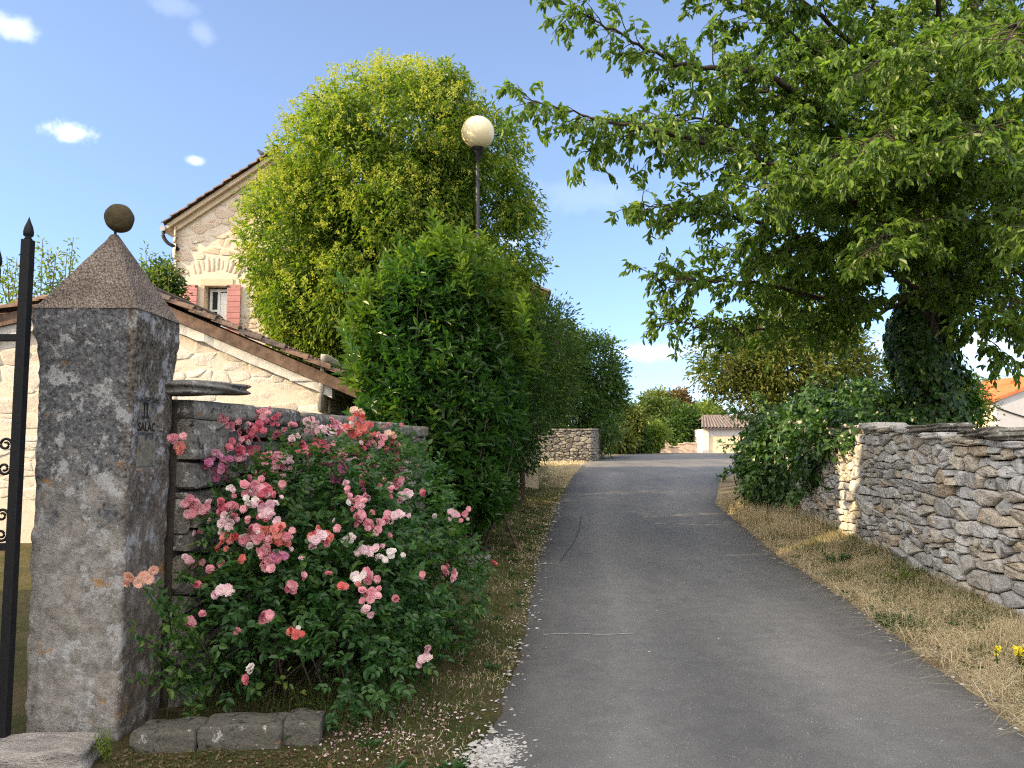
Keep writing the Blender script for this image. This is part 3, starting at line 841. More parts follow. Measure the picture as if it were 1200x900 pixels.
for py in (396, 641, 850):
    z = at(10, py, gy0)[2]; a = Acc(); a.box(gx0 - 1.05, gx0 - .026, gy0 - .014, gy0 + .0145, z - .018, z + .02); a.mk('rail', MAT['iron'], gt, bevel=.003)
def scroll(x, z, sg, r, turns=1.35):
    P = []
    for t in np.linspace(0, 1, 30):
        an = t * turns * 2 * PI; q = r * (1 - .72 * t)
        P.append((x - .027 - r * 1.1 + q * math.cos(an), gy0, z + sg * (q * math.sin(an))))
    a = Acc(); a.tube(P, np.linspace(.008, .006, 30), 7); a.mk('scroll', MAT['iron'], gt, True)
for py, sg in ((521, 1), (549, -1), (604, 1), (627, -1)): scroll(gx0, at(15, py, gy0)[2], sg, .034)
# ------------------------------------------------------------------ outbuilding with tiled roof
def axis_P3(y0):   # wall in the plane y=y0 facing -Y, s = X
    return lambda s, z, d: np.stack([s, y0 - d, z], -1)
def side_P3(x0, sg):   # wall in plane x=x0, s = Y
    return lambda s, z, d: np.stack([x0 + sg * d, s, z], -1)

def tile_field(acc, x_of, z_of, y0, y1, n_course, pitch_y, rad, rng):
    """barrel tiles; courses run down the slope (param t 0=ridge..1=eave), columns along Y"""
    ncol = int((y1 - y0) / pitch_y)
    k = 6
    for c in range(n_course):
        t0, t1 = c / n_course, (c + 1.18) / n_course
        for j in range(ncol + 1):
            yc = y0 + j * pitch_y + rng.normal(0, .006)
            jz = rng.normal(0, .006); V = []
            for t, r, lift in ((t0, rad * .82, .012), (min(t1, 1.03), rad, .045)):
                for q in range(k + 1):
                    an = PI * q / k
                    V.append((x_of(t), yc + r * math.cos(an), z_of(t) + lift + jz + r * .75 * math.sin(an)))
            for q in range(k + 1):   # end thickness
                an = PI * q / k; r = rad * .8
                V.append((x_of(min(t1, 1.03)), yc + r * math.cos(an), z_of(min(t1, 1.03)) + .035 + jz + r * .65 * math.sin(an)))
            m = k + 1
            F = [(i * m + q, i * m + q + 1, (i + 1) * m + q + 1, (i + 1) * m + q) for i in range(2) for q in range(k)]
            acc.add(V, F, rng.random())

YB = 11.0
def Xp(px, Y=YB): return (px - 600) / 900. * (Y * CT + 0) 
bx = thing('stone_outbuilding', 'low white stone outbuilding with old tiled roof behind the garden wall', 'outbuilding', (-5, YB, 0))
ap = at(150, 336, YB); le = at(-60, 384, YB); re = at(432, 456, YB)
wx1 = at(381, 470, YB)[0]
def roofz(x): return float(np.interp(x, [le[0], ap[0], re[0]], [le[2], ap[2], re[2]]))
off = .34   # depth of verge bands below the roof line
stonetop = lambda s: min(roofz(s) - off, 9)
a = Acc()
rubble_face(a, le[0] + .3, wx1, lambda s: 0.8, stonetop, axis_P3(YB), 41, .14, 2.2, jz=.12, bulge=.007, gap=.003, depth=.05, rough=.005, cut=.12)
bw = a.mk('wall', MAT['barnstone'], bx, True)
a = Acc()
xl = le[0] + .3
a.prism([(xl, YB - .004, -.2), (wx1, YB - .004, -.2), (wx1, YB - .004, roofz(wx1) - .12), (ap[0], YB - .004, ap[2] - .12), (xl, YB - .004, roofz(xl) - .12)], (0, 3.2, 0))
a.mk('mortar_core', MAT['mortar'], bw)
# right hand return wall (dark recess under the roof) and stones of the corner
a = Acc(); stone_face(a, YB, YB + 3.2, lambda s: 0., lambda s: 2.9, side_P3(wx1, 1), 43, (.15, .28), (.25, .6), .012, .006, .05, .05, .006)
a.mk('side_wall', MAT['barnstone'], bx, True)
# verge bands
ov = .16
def band(x0, x1, d0, d1, y0, y1, name, mat, parent, n=14, rough=0.):
    xsb = np.linspace(x0, x1, n); V = []
    rng = np.random.default_rng(3)
    for x in xsb:
        z = roofz(x); r = rng.normal(0, rough)
        V += [(x, y0 - abs(r), z - d0), (x, y0 - abs(r), z - d1 + r), (x, y1, z - d1 + r), (x, y1, z - d0)]
    F = [(4 * i + k, 4 * i + (k + 1) % 4, 4 * i + 4 + (k + 1) % 4, 4 * i + 4 + k) for i in range(n - 1) for k in range(4)]
    F += [(3, 2, 1, 0), (4 * n - 4, 4 * n - 3, 4 * n - 2, 4 * n - 1)]
    return mk(name, V, F, mat, parent)
roof = band(ap[0], re[0], .03, .2, YB - ov, YB + 3.4, 'roof', MAT['fascia'], bx)
band(le[0], ap[0] - .003, .03, .2, YB - ov, YB + 3.4, 'roof', MAT['fascia'], bx)
band(ap[0], wx1 + .12, .203, .345, YB - .1, YB + .1, 'verge_course', MAT['whitemortar'], bx, 24, .008)
band(xl - .1, ap[0] - .003, .203, .345, YB - .1, YB + .1, 'verge_course', MAT['whitemortar'], bx, 14, .008)
a = Acc(); p0 = at(340, 441, YB - .12); p1 = at(394, 446, YB - .12)
a.box(p0[0], p1[0], YB - .12, YB + .3, p1[2] - .01, p1[2] + .04); a.mk('eave_slab', MAT['whitemortar'], bx, bevel=.01)
rng = np.random.default_rng(17); a = Acc()
tile_field(a, lambda t: ap[0] + (re[0] + .1 - ap[0]) * t, lambda t: ap[2] + (re[2] - .03 - ap[2]) * t, YB - ov + .02, YB + 3.4, 11, .21, .105, rng)
a.mk('roof_tiles', MAT['tile'], roof)
a = Acc(); tile_field(a, lambda t: ap[0] + (le[0] - ap[0]) * t, lambda t: ap[2] + (le[2] - ap[2]) * t, YB - ov + .02, YB + 3.4, 9, .21, .105, rng)
a.tube([(ap[0], YB - ov, ap[2] + .05), (ap[0], YB + 3.4, ap[2] + .05)], .12, 10, .3)
a.mk('ridge_tiles', MAT['tile'], roof)

# ------------------------------------------------------------------ main stone house
YH = 19.
hb = thing('stone_house', 'tall stone house with red shutters and gable behind the pale green tree', 'house', (-6, YH, 0))
hle = at(205, 262, YH); hap = at(327, 181, YH); hx0 = at(206, 300, YH)[0]
hx1 = 2 * hap[0] - hx0; slope = (hap[2] - hle[2]) / (hap[0] - hle[0])
def hz(x): return hap[2] - abs(x - hap[0]) * slope
w0 = at(240, 335, YH); w1 = at(265, 380, YH)   # window opening
wl, wr_, wt, wb = w0[0], w1[0] + .05, w0[2], 4.3
def hskip(s0, s1, z0, z1):
    return s1 > wl - .12 and s0 < wr_ + .1 and z1 > wb - .2 and z0 < wt + .16 or (s1 > wl - .3 and s0 < wr_ + .3 and z0 < wt + .62 and z1 > wt + .1)
a = Acc()
rubble_face(a, hx0, hx1, lambda s: 3., lambda s: hz(s) - .3, axis_P3(YH), 51, .16, 1.9, jz=.15, bulge=.007, gap=.003, depth=.05, rough=.007, skip=hskip)
hw_ = a.mk('wall', MAT['housestone'], hb, True)
a = Acc()   # relieving arch of upright stones over the window
n = 11
for k in range(n):
    q = (k + .5) / n - .5; xc = (wl + wr_) / 2 + q * (wr_ - wl + .55); an = q * .75
    zb = wt + .2 + .16 - .5 * q * q; wd = (wr_ - wl + .55) / n * .5
    c = lambda u, v: [xc + u * wd * .92 + v * math.sin(an) * .38, zb + v * .36]
    stone(a, c(-1, 0), c(1, 0), c(-1, 1), c(1, 1), axis_P3(YH), rng, .02, .006, .06, .05, .006, rng.random())
a.mk('relieving_arch', MAT['housestone'], hb, True)
a = Acc(); yb = YH - .005; D = 8.0
a.prism([(hx0, yb, -.2), (wl, yb, -.2), (wl, yb, hz(wl) - .1), (hx0, yb, hz(hx0) - .1)], (0, .4, 0))
a.prism([(wr_, yb, -.2), (hx1, yb, -.2), (hx1, yb, hz(hx1) - .1), (hap[0], yb, hap[2] - .1), (wr_, yb, hz(wr_) - .1)], (0, .4, 0))
a.prism([(wl, yb, -.2), (wr_, yb, -.2), (wr_, yb, wb), (wl, yb, wb)], (0, .4, 0))
a.prism([(wl, yb, wt), (wr_, yb, wt), (wr_, yb, hz(wr_) - .1), (wl, yb, hz(wl) - .1)], (0, .4, 0))
a.box(hx0, hx0 + .35, yb + .4, YH + D, -.2, hz(hx0) - .12); a.box(hx1 - .35, hx1, yb + .4, YH + D, -.2, hz(hx1) - .12)
a.mk('mortar_core', MAT['mortar'], hw_)
# left side wall stones
a = Acc(); stone_face(a, YH, YH + D, lambda s: 2.5, lambda s: hz(hx0) - .15, side_P3(hx0, -1), 53, (.14, .28), (.2, .55), .014, .008, .06, .05, .008)
a.mk('side_wall', MAT['housestone'], hb, True)
# window
win = thing('window', None, None, ((wl + wr_) / 2, YH, wb)); win.parent = hb; win.location = Vector(((wl + wr_) / 2, YH, wb)) - hb.location
a = Acc(); a.box(wl - .1, wr_ + .1, YH - .03, YH + .05, wt + .002, wt + .17); a.box(wl - .1, wl - .002, YH - .025, YH + .05, wb, wt); a.box(wr_ + .002, wr_ + .1, YH - .025, YH + .05, wb, wt)
a.mk('surround', MAT['plaster'], win)
yf = YH + .2; xm = wl + (wr_ - wl) * .42
a = Acc()
for x0, x1, z0, z1 in ((wl + .06, wl + .12, wb, wt - .05), (wr_ - .07, wr_, wb, wt - .05), (xm, xm + .06, wb + .04, wt - .11), (wl + .12, wr_ - .07, wt - .11, wt - .05), (wl + .12, wr_ - .07, wb, wb + .04)):
    a.box(x0, x1, yf, yf + .05, z0, z1)
a.box(wl + .12, xm, yf + .003, yf + .045, wt - .62, wt - .57)
a.mk('frame', MAT['whitewood'], win)
a = Acc(); a.box(wl + .1, wr_ - .02, yf + .03, yf + .036, wb, wt - .05); a.mk('pane', MAT['glass'], win)
a = Acc(); a.box(xm + .07, wr_ - .09, yf + .006, yf + .02, wb + .06, wt - .14); a.box((xm + wr_) / 2 - .015, (xm + wr_) / 2 + .01, yf + .001, yf + .024, wb + .05, wt - .13); a.mk('inner_blind', MAT['whitewood'], win)
def shutter(x0, x1, ang):
    zt_ = wt + .02; a = Acc(); n = 9; h = (zt_ - wb) / n
    for k in range(n):
        a.box(x0, x1, YH - .085, YH - .055, wb + k * h + .006, wb + (k + 1) * h - .006)
    a.box(x0 + .05, x0 + .12, YH - .056, YH - .035, wb, zt_); a.box(x1 - .12, x1 - .05, YH - .056, YH - .035, wb, zt_)
    a.box(x0 + .01, x1 - .01, YH - .075, YH - .06, wb + .01, zt_ - .01)
    s_ = a.mk('shutter', MAT['shutter'], hb)
    for z in (wb + .25, zt_ - .05):
        b = Acc(); b.box(x0 - .03 if ang > 0 else x1 - .05, x0 + .05 if ang > 0 else x1 + .03, YH - .1, YH - .086, z - .02, z + .02); b.mk('hinge', MAT['iron'], s_)
shutter(at(217, 350, YH)[0], at(232, 350, YH)[0], -1); shutter(at(264.5, 350, YH)[0] + .06, at(281, 350, YH)[0] + .04, 1)
# roof
rr = Acc()
for sg in (-1, 1):
    xe = hap[0] + sg * (hap[0] - hle[0] + .1); ze = hz(xe)
    rr.prism([(hap[0], YH - .22, hap[2]), (xe, YH - .22, ze), (xe, YH - .22, ze - .12), (hap[0], YH - .22, hap[2] - .12)], (0, D + .6, 0))
hroof = rr.mk('roof', MAT['plaster'], hb)
a = Acc()
for sg in (-1, 1):
    xe = hap[0] + sg * (hap[0] - hle[0] + .16)
    tile_field(a, lambda t: hap[0] + (xe - hap[0]) * t, lambda t: hap[2] + (hz(xe) - hap[2]) * t, YH - .24, YH + D + .4, 13, .24, .11, rng)
a.tube([(hap[0], YH - .26, hap[2] + .04), (hap[0], YH + D + .4, hap[2] + .04)], .12, 10, .3)
a.mk('roof_tiles', MAT['tile'], hroof)
a = Acc()
for sg in (-1, 1):
    xe = hap[0] + sg * (hap[0] - hx0 + .02)
    a.prism([(hap[0], YH - .1, hap[2] - .123), (xe, YH - .1, hz(xe) - .123), (xe, YH - .1, hz(xe) - .27), (hap[0], YH - .1, hap[2] - .27)], (0, .15, 0))
a.mk('verge_course', MAT['plaster'], hroof)
ge = (hap[0] - (hap[0] - hle[0] + .22)); gz = hz(ge) - .02
a = Acc()
k = 8
for y0, y1 in ((YH - .2, YH + D + .3),):
    a.tube([(ge, y0, gz), (ge, y1, gz)], .07, 10)
V, F = lathe([(.001, 0), (.07, 0)], 10, (0, 0, 0)); a.add(np.stack([V[:, 0] + ge, V[:, 2] + YH - .2, V[:, 1] + gz], -1), F)
a.mk('gutter', MAT['greywall'], hb, True)
a = Acc(); a.tube(spline([(ge, YH - .12, gz - .04), (ge, YH - .12, gz - .2), (ge + .12, YH - .12, gz - .36), (ge + .30, YH - .08, gz - .46), (ge + .33, YH + .2, gz - .52)], 6), .045, 10)
a.tube([(ge + .33, YH + .2, gz - .5), (ge + .2, YH + .2, gz - .8), (ge + .2, YH + .2, 2)], .045, 10)
a.mk('downpipe', MAT['iron'], hb, True)

# bird on the ridge
bp = np.array([hap[0] - .42, YH - .1, hz(hap[0] - .42) + .27])
Pb = np.array([(-.12, 0, .10), (-.105, 0, .10), (-.085, 0, .095), (-.06, 0, .075), (-.03, 0, .035), (.02, 0, 0), (.08, 0, -.03), (.14, 0, -.05), (.22, 0, -.07), (.28, 0, -.08)])
a = Acc(); a.tube(bp + Pb, [.004, .018, .03, .03, .045, .06, .05, .03, .02, .012], 10)
for s_ in (-.02, .02): a.tube([bp + np.array([.02, s_, -.04]), bp + np.array([.01, s_, -.14])], .007, 5)
tag(a.mk('bird', MAT['bird'], None, True, loc=bp), 'small dark bird perched on the house ridge', 'bird')

# house behind the lamp: only its right gable corner shows
Y2 = 21.
h2 = thing('rear_house', 'pale house whose tiled eave shows behind the lamp post and hedge', 'house', (-1.7, Y2, 0))
e2 = at(641, 346, Y2); a2 = np.array([e2[0] - 2.8, Y2, e2[2] + 2.8 * .5])
a = Acc(); x0, x1 = e2[0] - 5.4, e2[0] - .25
a.prism([(x0, Y2, -.2), (x1, Y2, -.2), (x1, Y2, e2[2] - .02), (a2[0], Y2, a2[2] - .2), (x0, Y2, e2[2] - .02)], (0, 7, 0)); a.mk('wall', MAT['creamwall'], h2)
a = Acc()
for sg in (-1, 1):
    xe = a2[0] + sg * 2.8
    a.prism([(a2[0], Y2 - .3, a2[2]), (xe, Y2 - .3, e2[2]), (xe, Y2 - .3, e2[2] - .1), (a2[0], Y2 - .3, a2[2] - .1)], (0, 7.6, 0))
r2 = a.mk('roof', MAT['fascia'], h2)
a = Acc(); tile_field(a, lambda t: a2[0] + 2.85 * t, lambda t: a2[2] + (e2[2] - .02 - a2[2]) * t, Y2 - .3, Y2 + 7.2, 10, .25, .115, rng)
tile_field(a, lambda t: a2[0] - 2.85 * t, lambda t: a2[2] + (e2[2] - .02 - a2[2]) * t, Y2 - .3, Y2 + 7.2, 10, .25, .115, rng)
a.mk('roof_tiles', MAT['greytile'], r2)

# ------------------------------------------------------------------ globe street lamp
YL = 13.9; lc = at(560, 156, YL); lr = 19.5 / 900 * YL * 1.03
lp = thing('street_lamp', 'globe street lamp on a slim grey pole rising behind the hedge', 'street lamp', (lc[0], YL, float(gy(YL))))
a = Acc(); zb_ = lc[2] - lr * 1.32
V, F = lathe([(.075, 0), (.075, .5), (.05, .52), (.042, zb_ - .1)], 14, (lc[0], YL, 0)); a.add(V, F); a.mk('pole', MAT['pole'], lp, True)
V, F = lathe([(.05, -.12), (.055, 0), (.1, .12), (.125, .16), (.125, .2), (.09, .22)], 20, (lc[0], YL, zb_ - .05)); mk('collar', V, F, MAT['iron'], lp, True)
th = np.linspace(-PI / 2, PI / 2, 24)
V, F = lathe([(lr * max(.02, math.cos(q)), lr * math.sin(q)) for q in th], 40, lc); mk('globe', V, F, MAT['globe'], lp, True)

# ------------------------------------------------------------------ stub wall and low wall on the left verge
def small_wall(name, label, pts, sgn, h0, seed, mat, thick=.45, hs=(.09, .2), ws=(.15, .5)):
    pos, nor, L = path_fn(pts)
    t = thing(name, label, 'stone wall', (pts[0][0], pts[0][1], float(gy(pts[0][1]))))
    zb = lambda s: float(gy(pos(s)[1])) - .05
    zt = lambda s: float(gy(pos(s)[1])) + h0
    core_wall('wall_core', pos, nor, sgn, L, zb, zt, thick, .06, MAT['core'], t, 12)
    a = Acc(); rubble_face(a, 0, L, zb, zt, wall_P3(pos, nor, sgn), seed, .15, 2.0, bulge=.02, gap=.012, rough=.025)
    a.mk('stone_face', mat, t, True)
    rng = np.random.default_rng(seed); a = Acc(); s = 0
    while s < L:
        w = rng.uniform(.3, .6); p = pos(s + w / 2); q = nor(np.array(s + w / 2), sgn)
        slab(a, (p[0] - q[0] * .2, p[1] - q[1] * .2, zt(s + w / 2) + .03), w, .5, .09, math.atan2(q[1], q[0]) - PI / 2, rng, .15, None, 0, 5); s += w
    a.mk('coping', mat, t, True)
    return t
pA = hit(632, 542); pB = hit(692, 539)
YS = 39.5
small_wall('stub_wall', 'short brown stone wall end facing the lane under the round dark tree', [(1.2, YS), (4.05, YS), (4.3, YS + .4), (5.2, YS + 5)], 1, 1.6, 61, MAT['garden'])
small_wall('low_wall', 'low pale stone wall running beside the left verge below the hedge', [(-.1, 22), (.35, 28), (1.0, 34.5)], 1, 1.15, 67, MAT['dry'])

# ------------------------------------------------------------------ far walls, shed, right house
def flat_wall(name, label, x0, x1, Y, prof, mat):
    t = thing(name, label, 'wall', ((x0 + x1) / 2, Y, float(gy(Y))))
    n = len(prof); zb = float(gy(Y))
    poly = [(x1, Y, zb - .1), (x0, Y, zb - .1)] + [(x0 + (x1 - x0) * u, Y, zb + h) for u, h in prof]
    a = Acc(); a.prism(poly[::-1], (0, .45, 0)); a.mk('wall_body', mat, t)
    a = Acc(); rng = np.random.default_rng(int(x0 * 10)); x = x0
    while x < x1 - .05:
        w = min(rng.uniform(.3, .55), x1 - x); u = (x + w / 2 - x0) / (x1 - x0)
        h = float(np.interp(u, [p[0] for p in prof], [p[1] for p in prof]))
        slab(a, (x + w / 2, Y + .2, zb + h + .02), w, .52, .1, 0, rng, .15, None, 0, 5); x += w
    a.mk('coping', mat, t, True)
    return t
flat_wall('boundary_wall', 'pinkish rounded boundary wall at the end of the lane beside the bushes', at(768, 525, 57)[0], at(787, 525, 57)[0], 57, [(0, .45), (.25, .8), (.5, .92), (.8, .75), (1, .35)], MAT['pinkwall'])
flat_wall('boundary_wall', 'low pinkish boundary wall between the bushes and the white shed', at(788, 525, 57)[0], at(818, 525, 57)[0], 57.2, [(0, .3), (.3, .55), (.5, .7), (1, .66)], MAT['pinkwall'])
YS2 = 58.
sh = thing('shed', 'small white shed with a ribbed grey red tiled roof at the end of the lane', 'shed', (17, YS2, 1.))
sx0 = at(823.5, 510, YS2)[0]; sx1 = sx0 + 6.2; ez = at(850, 503, YS2)[2]; rzg = at(850, 489.5, YS2 + 2.4)[2]
a = Acc(); a.box(sx0, sx0 + .45, YS2, YS2 + .4, .9, ez); a.box(sx1 - .3, sx1, YS2, YS2 + 5, .9, ez); a.box(sx0 + .003, sx0 + .25, YS2 + .4, YS2 + 5, .9, ez); a.box(sx0, sx1, YS2 + 4.8, YS2 + 5.05, .9, ez); a.mk('wall', MAT['whitewall'], sh)
a = Acc(); a.box(sx0 + .2, sx1 - .2, YS2 + .08, YS2 + .38, ez - .5, ez - .003); a.mk('lintel', MAT['greywall'], sh)
a = Acc(); a.box(sx0 + .45, sx1 - .3, YS2 + .12, YS2 + .3, .95, ez - .5)
for k in range(9): a.box(sx0 + .5 + k * .6, sx0 + .53 + k * .6, YS2 + .11, YS2 + .13, .95, ez - .55)
a.mk('door', MAT['creamwall'], sh)
a = Acc()
for y0, y1, z0, z1 in ((YS2 - .25, YS2 + 2.4, ez, rzg), (YS2 + 5.1, YS2 + 2.4, ez, rzg)):
    V_ = [(sx0 - .1, y0, z0), (sx1 + .1, y0, z0), (sx1 + .1, y1, z1), (sx0 + .6, y1, z1)]; a.add(V_ + [(x, y, z + .1) for x, y, z in V_], [(0, 1, 2, 3), (4, 5, 6, 7), (0, 1, 5, 4), (1, 2, 6, 5), (2, 3, 7, 6), (3, 0, 4, 7)])
sroof = a.mk('roof', MAT['greytile'], sh)
a = Acc(); x = sx0 - .08
while x < sx1 + .1:
    a.tube([(x, YS2 - .3, ez + .1), (x + .7 * max(0, 1 - (x - sx0 + .08) / 2.), YS2 + 2.4, rzg + .1)], .085, 8, rng.random()); x += .26
a.tube([(sx0 + .58, YS2 + 2.4, rzg + .1), (sx1 + .1, YS2 + 2.4, rzg + .1)], .13, 8, .6)
a.mk('roof_tiles', MAT['greytile'], sroof)

YR = 40.
rh = thing('orange_roof_house', 'house with bright orange tiled roof and red chimney beyond the right wall', 'house', (26, YR, 1.))
c0 = at(1167, 470, YR); rx0 = c0[0]; rx1 = rx0 + 7.6; rxm = (rx0 + rx1) / 2; zr = c0[2] + 1.45
rg = float(gy(YR)) - .2
a = Acc(); a.prism([(rx0, YR, rg), (rx1, YR, rg), (rx1, YR, c0[2]), (rxm, YR, zr - .05), (rx0, YR, c0[2])], (0, .3, 0)); a.mk('gable_wall', MAT['greywall'], rh)  # gable coloured grey for shade, side walls cream for sun
for q in (rx0, rx1 - .3): a = Acc(); a.box(q, q + .3, YR + .303, YR + 9, rg, c0[2]); a.mk('side_wall', MAT['creamwall'], rh)
a = Acc()
for sg in (-1, 1):
    xe = rxm + sg * 4.05; ze = c0[2] - .07
    a.prism([(rxm, YR - .15, zr + .12), (xe, YR - .15, ze + .12), (xe, YR - .15, ze), (rxm, YR - .15, zr)], (0, 9.4, 0))
rroof = a.mk('roof', MAT['orangetile'], rh)
a = Acc(); y = YR
while y < YR + 9:
    for sg in (-1, 1): a.tube([(rxm, y, zr + .12), (rxm + sg * 4.08, y, c0[2] + .05)], .075, 7, rng.random())
    y += .24
a.mk('roof_tiles', MAT['orangetile'], rroof)
cc = at(1186, 450, YR + 2.5)
a = Acc(); a.box(cc[0] - .28, cc[0] + .28, YR + 2.2, YR + 2.8, c0[2] + .4, cc[2] - .1); ch = a.mk('chimney', MAT['brick'], rroof)
a = Acc(); a.box(cc[0] - .36, cc[0] + .36, YR + 2.12, YR + 2.88, cc[2] - .097, cc[2] + .02); a.box(cc[0] - .2, cc[0] + .2, YR + 2.3, YR + 2.7, cc[2] + .023, cc[2] + .15)
a.mk('chimney_cap', MAT['orangetile'], rroof)
a = Acc(); a.tube(spline([at(1165, 476, YR - .06), at(1180, 482, YR - .06), at(1205, 490, YR - .06), at(1240, 500, YR - .06)]), .035, 6); a.mk('cable', MAT['iron'], rh)
# ------------------------------------------------------------------ cherry tree
def branch_path(p0, d, L, rng, droop=.0, wig=.12, n=6):
    P = [np.array(p0, float)]; d = d / np.linalg.norm(d)
    for k in range(n):
        d = nrm(d + rng.normal(0, wig, 3) + np.array([0, 0, -droop / n]))
        P.append(P[-1] + d * L / n)
    return np.array(P)

def bough_tree(name, label, cat, base, limbs, r_trunk, leafL, leafW, lmat, bmat, seed, sec_step=.2, sec_len=(.5, 1.5), twig_len=.5, nleaf=11, group=None, hang=.75):
    """trunk and limbs given as splines (list of (points, radius)); secondary boughs, twigs and hanging leaves grown on them"""
    rng = np.random.default_rng(seed)
    t = thing(name, label, cat, base, group)
    (tp, tr) = limbs[0]
    path = spline(tp, 6); a = Acc(); a.tube(path, np.linspace(tr * 1.2, tr * .75, len(path)), 12); tk = a.mk('trunk', bmat, t, True)
    b = Acc(); tw = Acc(); LP, LD = [], []
    for li, lm in enumerate(limbs[1:]):
        pts, r0 = lm[0], lm[1]; dens = lm[2] if len(lm) > 2 else 1.; st = lm[3] if len(lm) > 3 else .22
        path = spline(pts, 10); n = len(path)
        path[1:-1] += rng.normal(0, .018, (n - 2, 3))
        b.tube(path, .005 + (r0 * .62 - .005) * np.linspace(1, 0, n) ** 1.25, 7)
        seg = np.linalg.norm(np.diff(path, axis=0), axis=1); cum = np.concatenate([[0], np.cumsum(seg)]); LL = cum[-1]
        s = LL * st; sgn = 1
        while s < LL:
            f = s / LL
            p = np.array([np.interp(s, cum, path[:, k]) for k in range(3)])
            q = np.array([np.interp(min(LL, s + .1), cum, path[:, k]) for k in range(3)]); q0 = np.array([np.interp(max(0, s - .1), cum, path[:, k]) for k in range(3)])
            d = nrm(q - q0)
            side = nrm(np.cross(d, [0, 0, 1.]) + 1e-6) * sgn; sgn = -sgn
            dd = d * rng.uniform(.4, .9) + side * rng.uniform(.3, 1.) + np.array([0, 0, rng.normal(.12, .32)])
            l2 = rng.uniform(*sec_len) * (1.1 - .75 * f)
            sp = branch_path(p, dd, l2, rng, .35, .14, 6)
            tw.tube(sp, np.linspace(.011 * (1.2 - f * .5), .003, 7), 4)
            # twigs
            nt = max(2, int(l2 / .11))
            for j in range(nt):
                g = (j + rng.random()) / nt; g = .12 + .88 * g
                p2 = np.array([np.interp(g * 6, np.arange(7), sp[:, k]) for k in range(3)])
                d2 = nrm(sp[min(6, int(g * 6) + 1)] - sp[max(0, int(g * 6) - 1)])
                d2 = d2 * .8 + rdir(1, rng)[0] * np.array([.8, .8, .55])
                l3 = twig_len * rng.uniform(.35, 1.) * (1.15 - .6 * g)
                tp3 = branch_path(p2, d2, l3, rng, .6, .1, 3)
                if rng.random() < .6: tw.tube(tp3, [.004, .0035, .003, .002], 3)
                m = max(3, int(nleaf * l3 / twig_len * dens))
                gg = rng.uniform(.15, 1.02, m) * 3
                P = np.stack([np.interp(gg, np.arange(4), tp3[:, k]) for k in range(3)], -1) + rng.normal(0, .012, (m, 3))
                LP.append(P); LD.append(np.broadcast_to(nrm(tp3[3] - tp3[0]), (m, 3)))
            s += sec_step * rng.uniform(.6, 1.4)
    b.mk('limb', bmat, tk, True)
    o = tw.mk('twigs', bmat, tk, True)
    P = np.vstack(LP); D0 = np.vstack(LD); n = len(P)
    D = D0 * .45 + rng.normal(0, .42, (n, 3)) + np.array([0, 0, -hang])
    N = rng.normal(0, .55, (n, 3)) + np.array([0, 0, .8]) + D0 * .2
    # some clustering of tone along boughs
    R = np.clip(rng.normal(.5, .2, n), 0, 1)
    leaf_obj('leaves', P, D, N, leafL * rng.uniform(.65, 1.2, n), leafW, lmat, t, T2, F2, R, rng=rng)
    print(name, 'leaves', n)
    return t

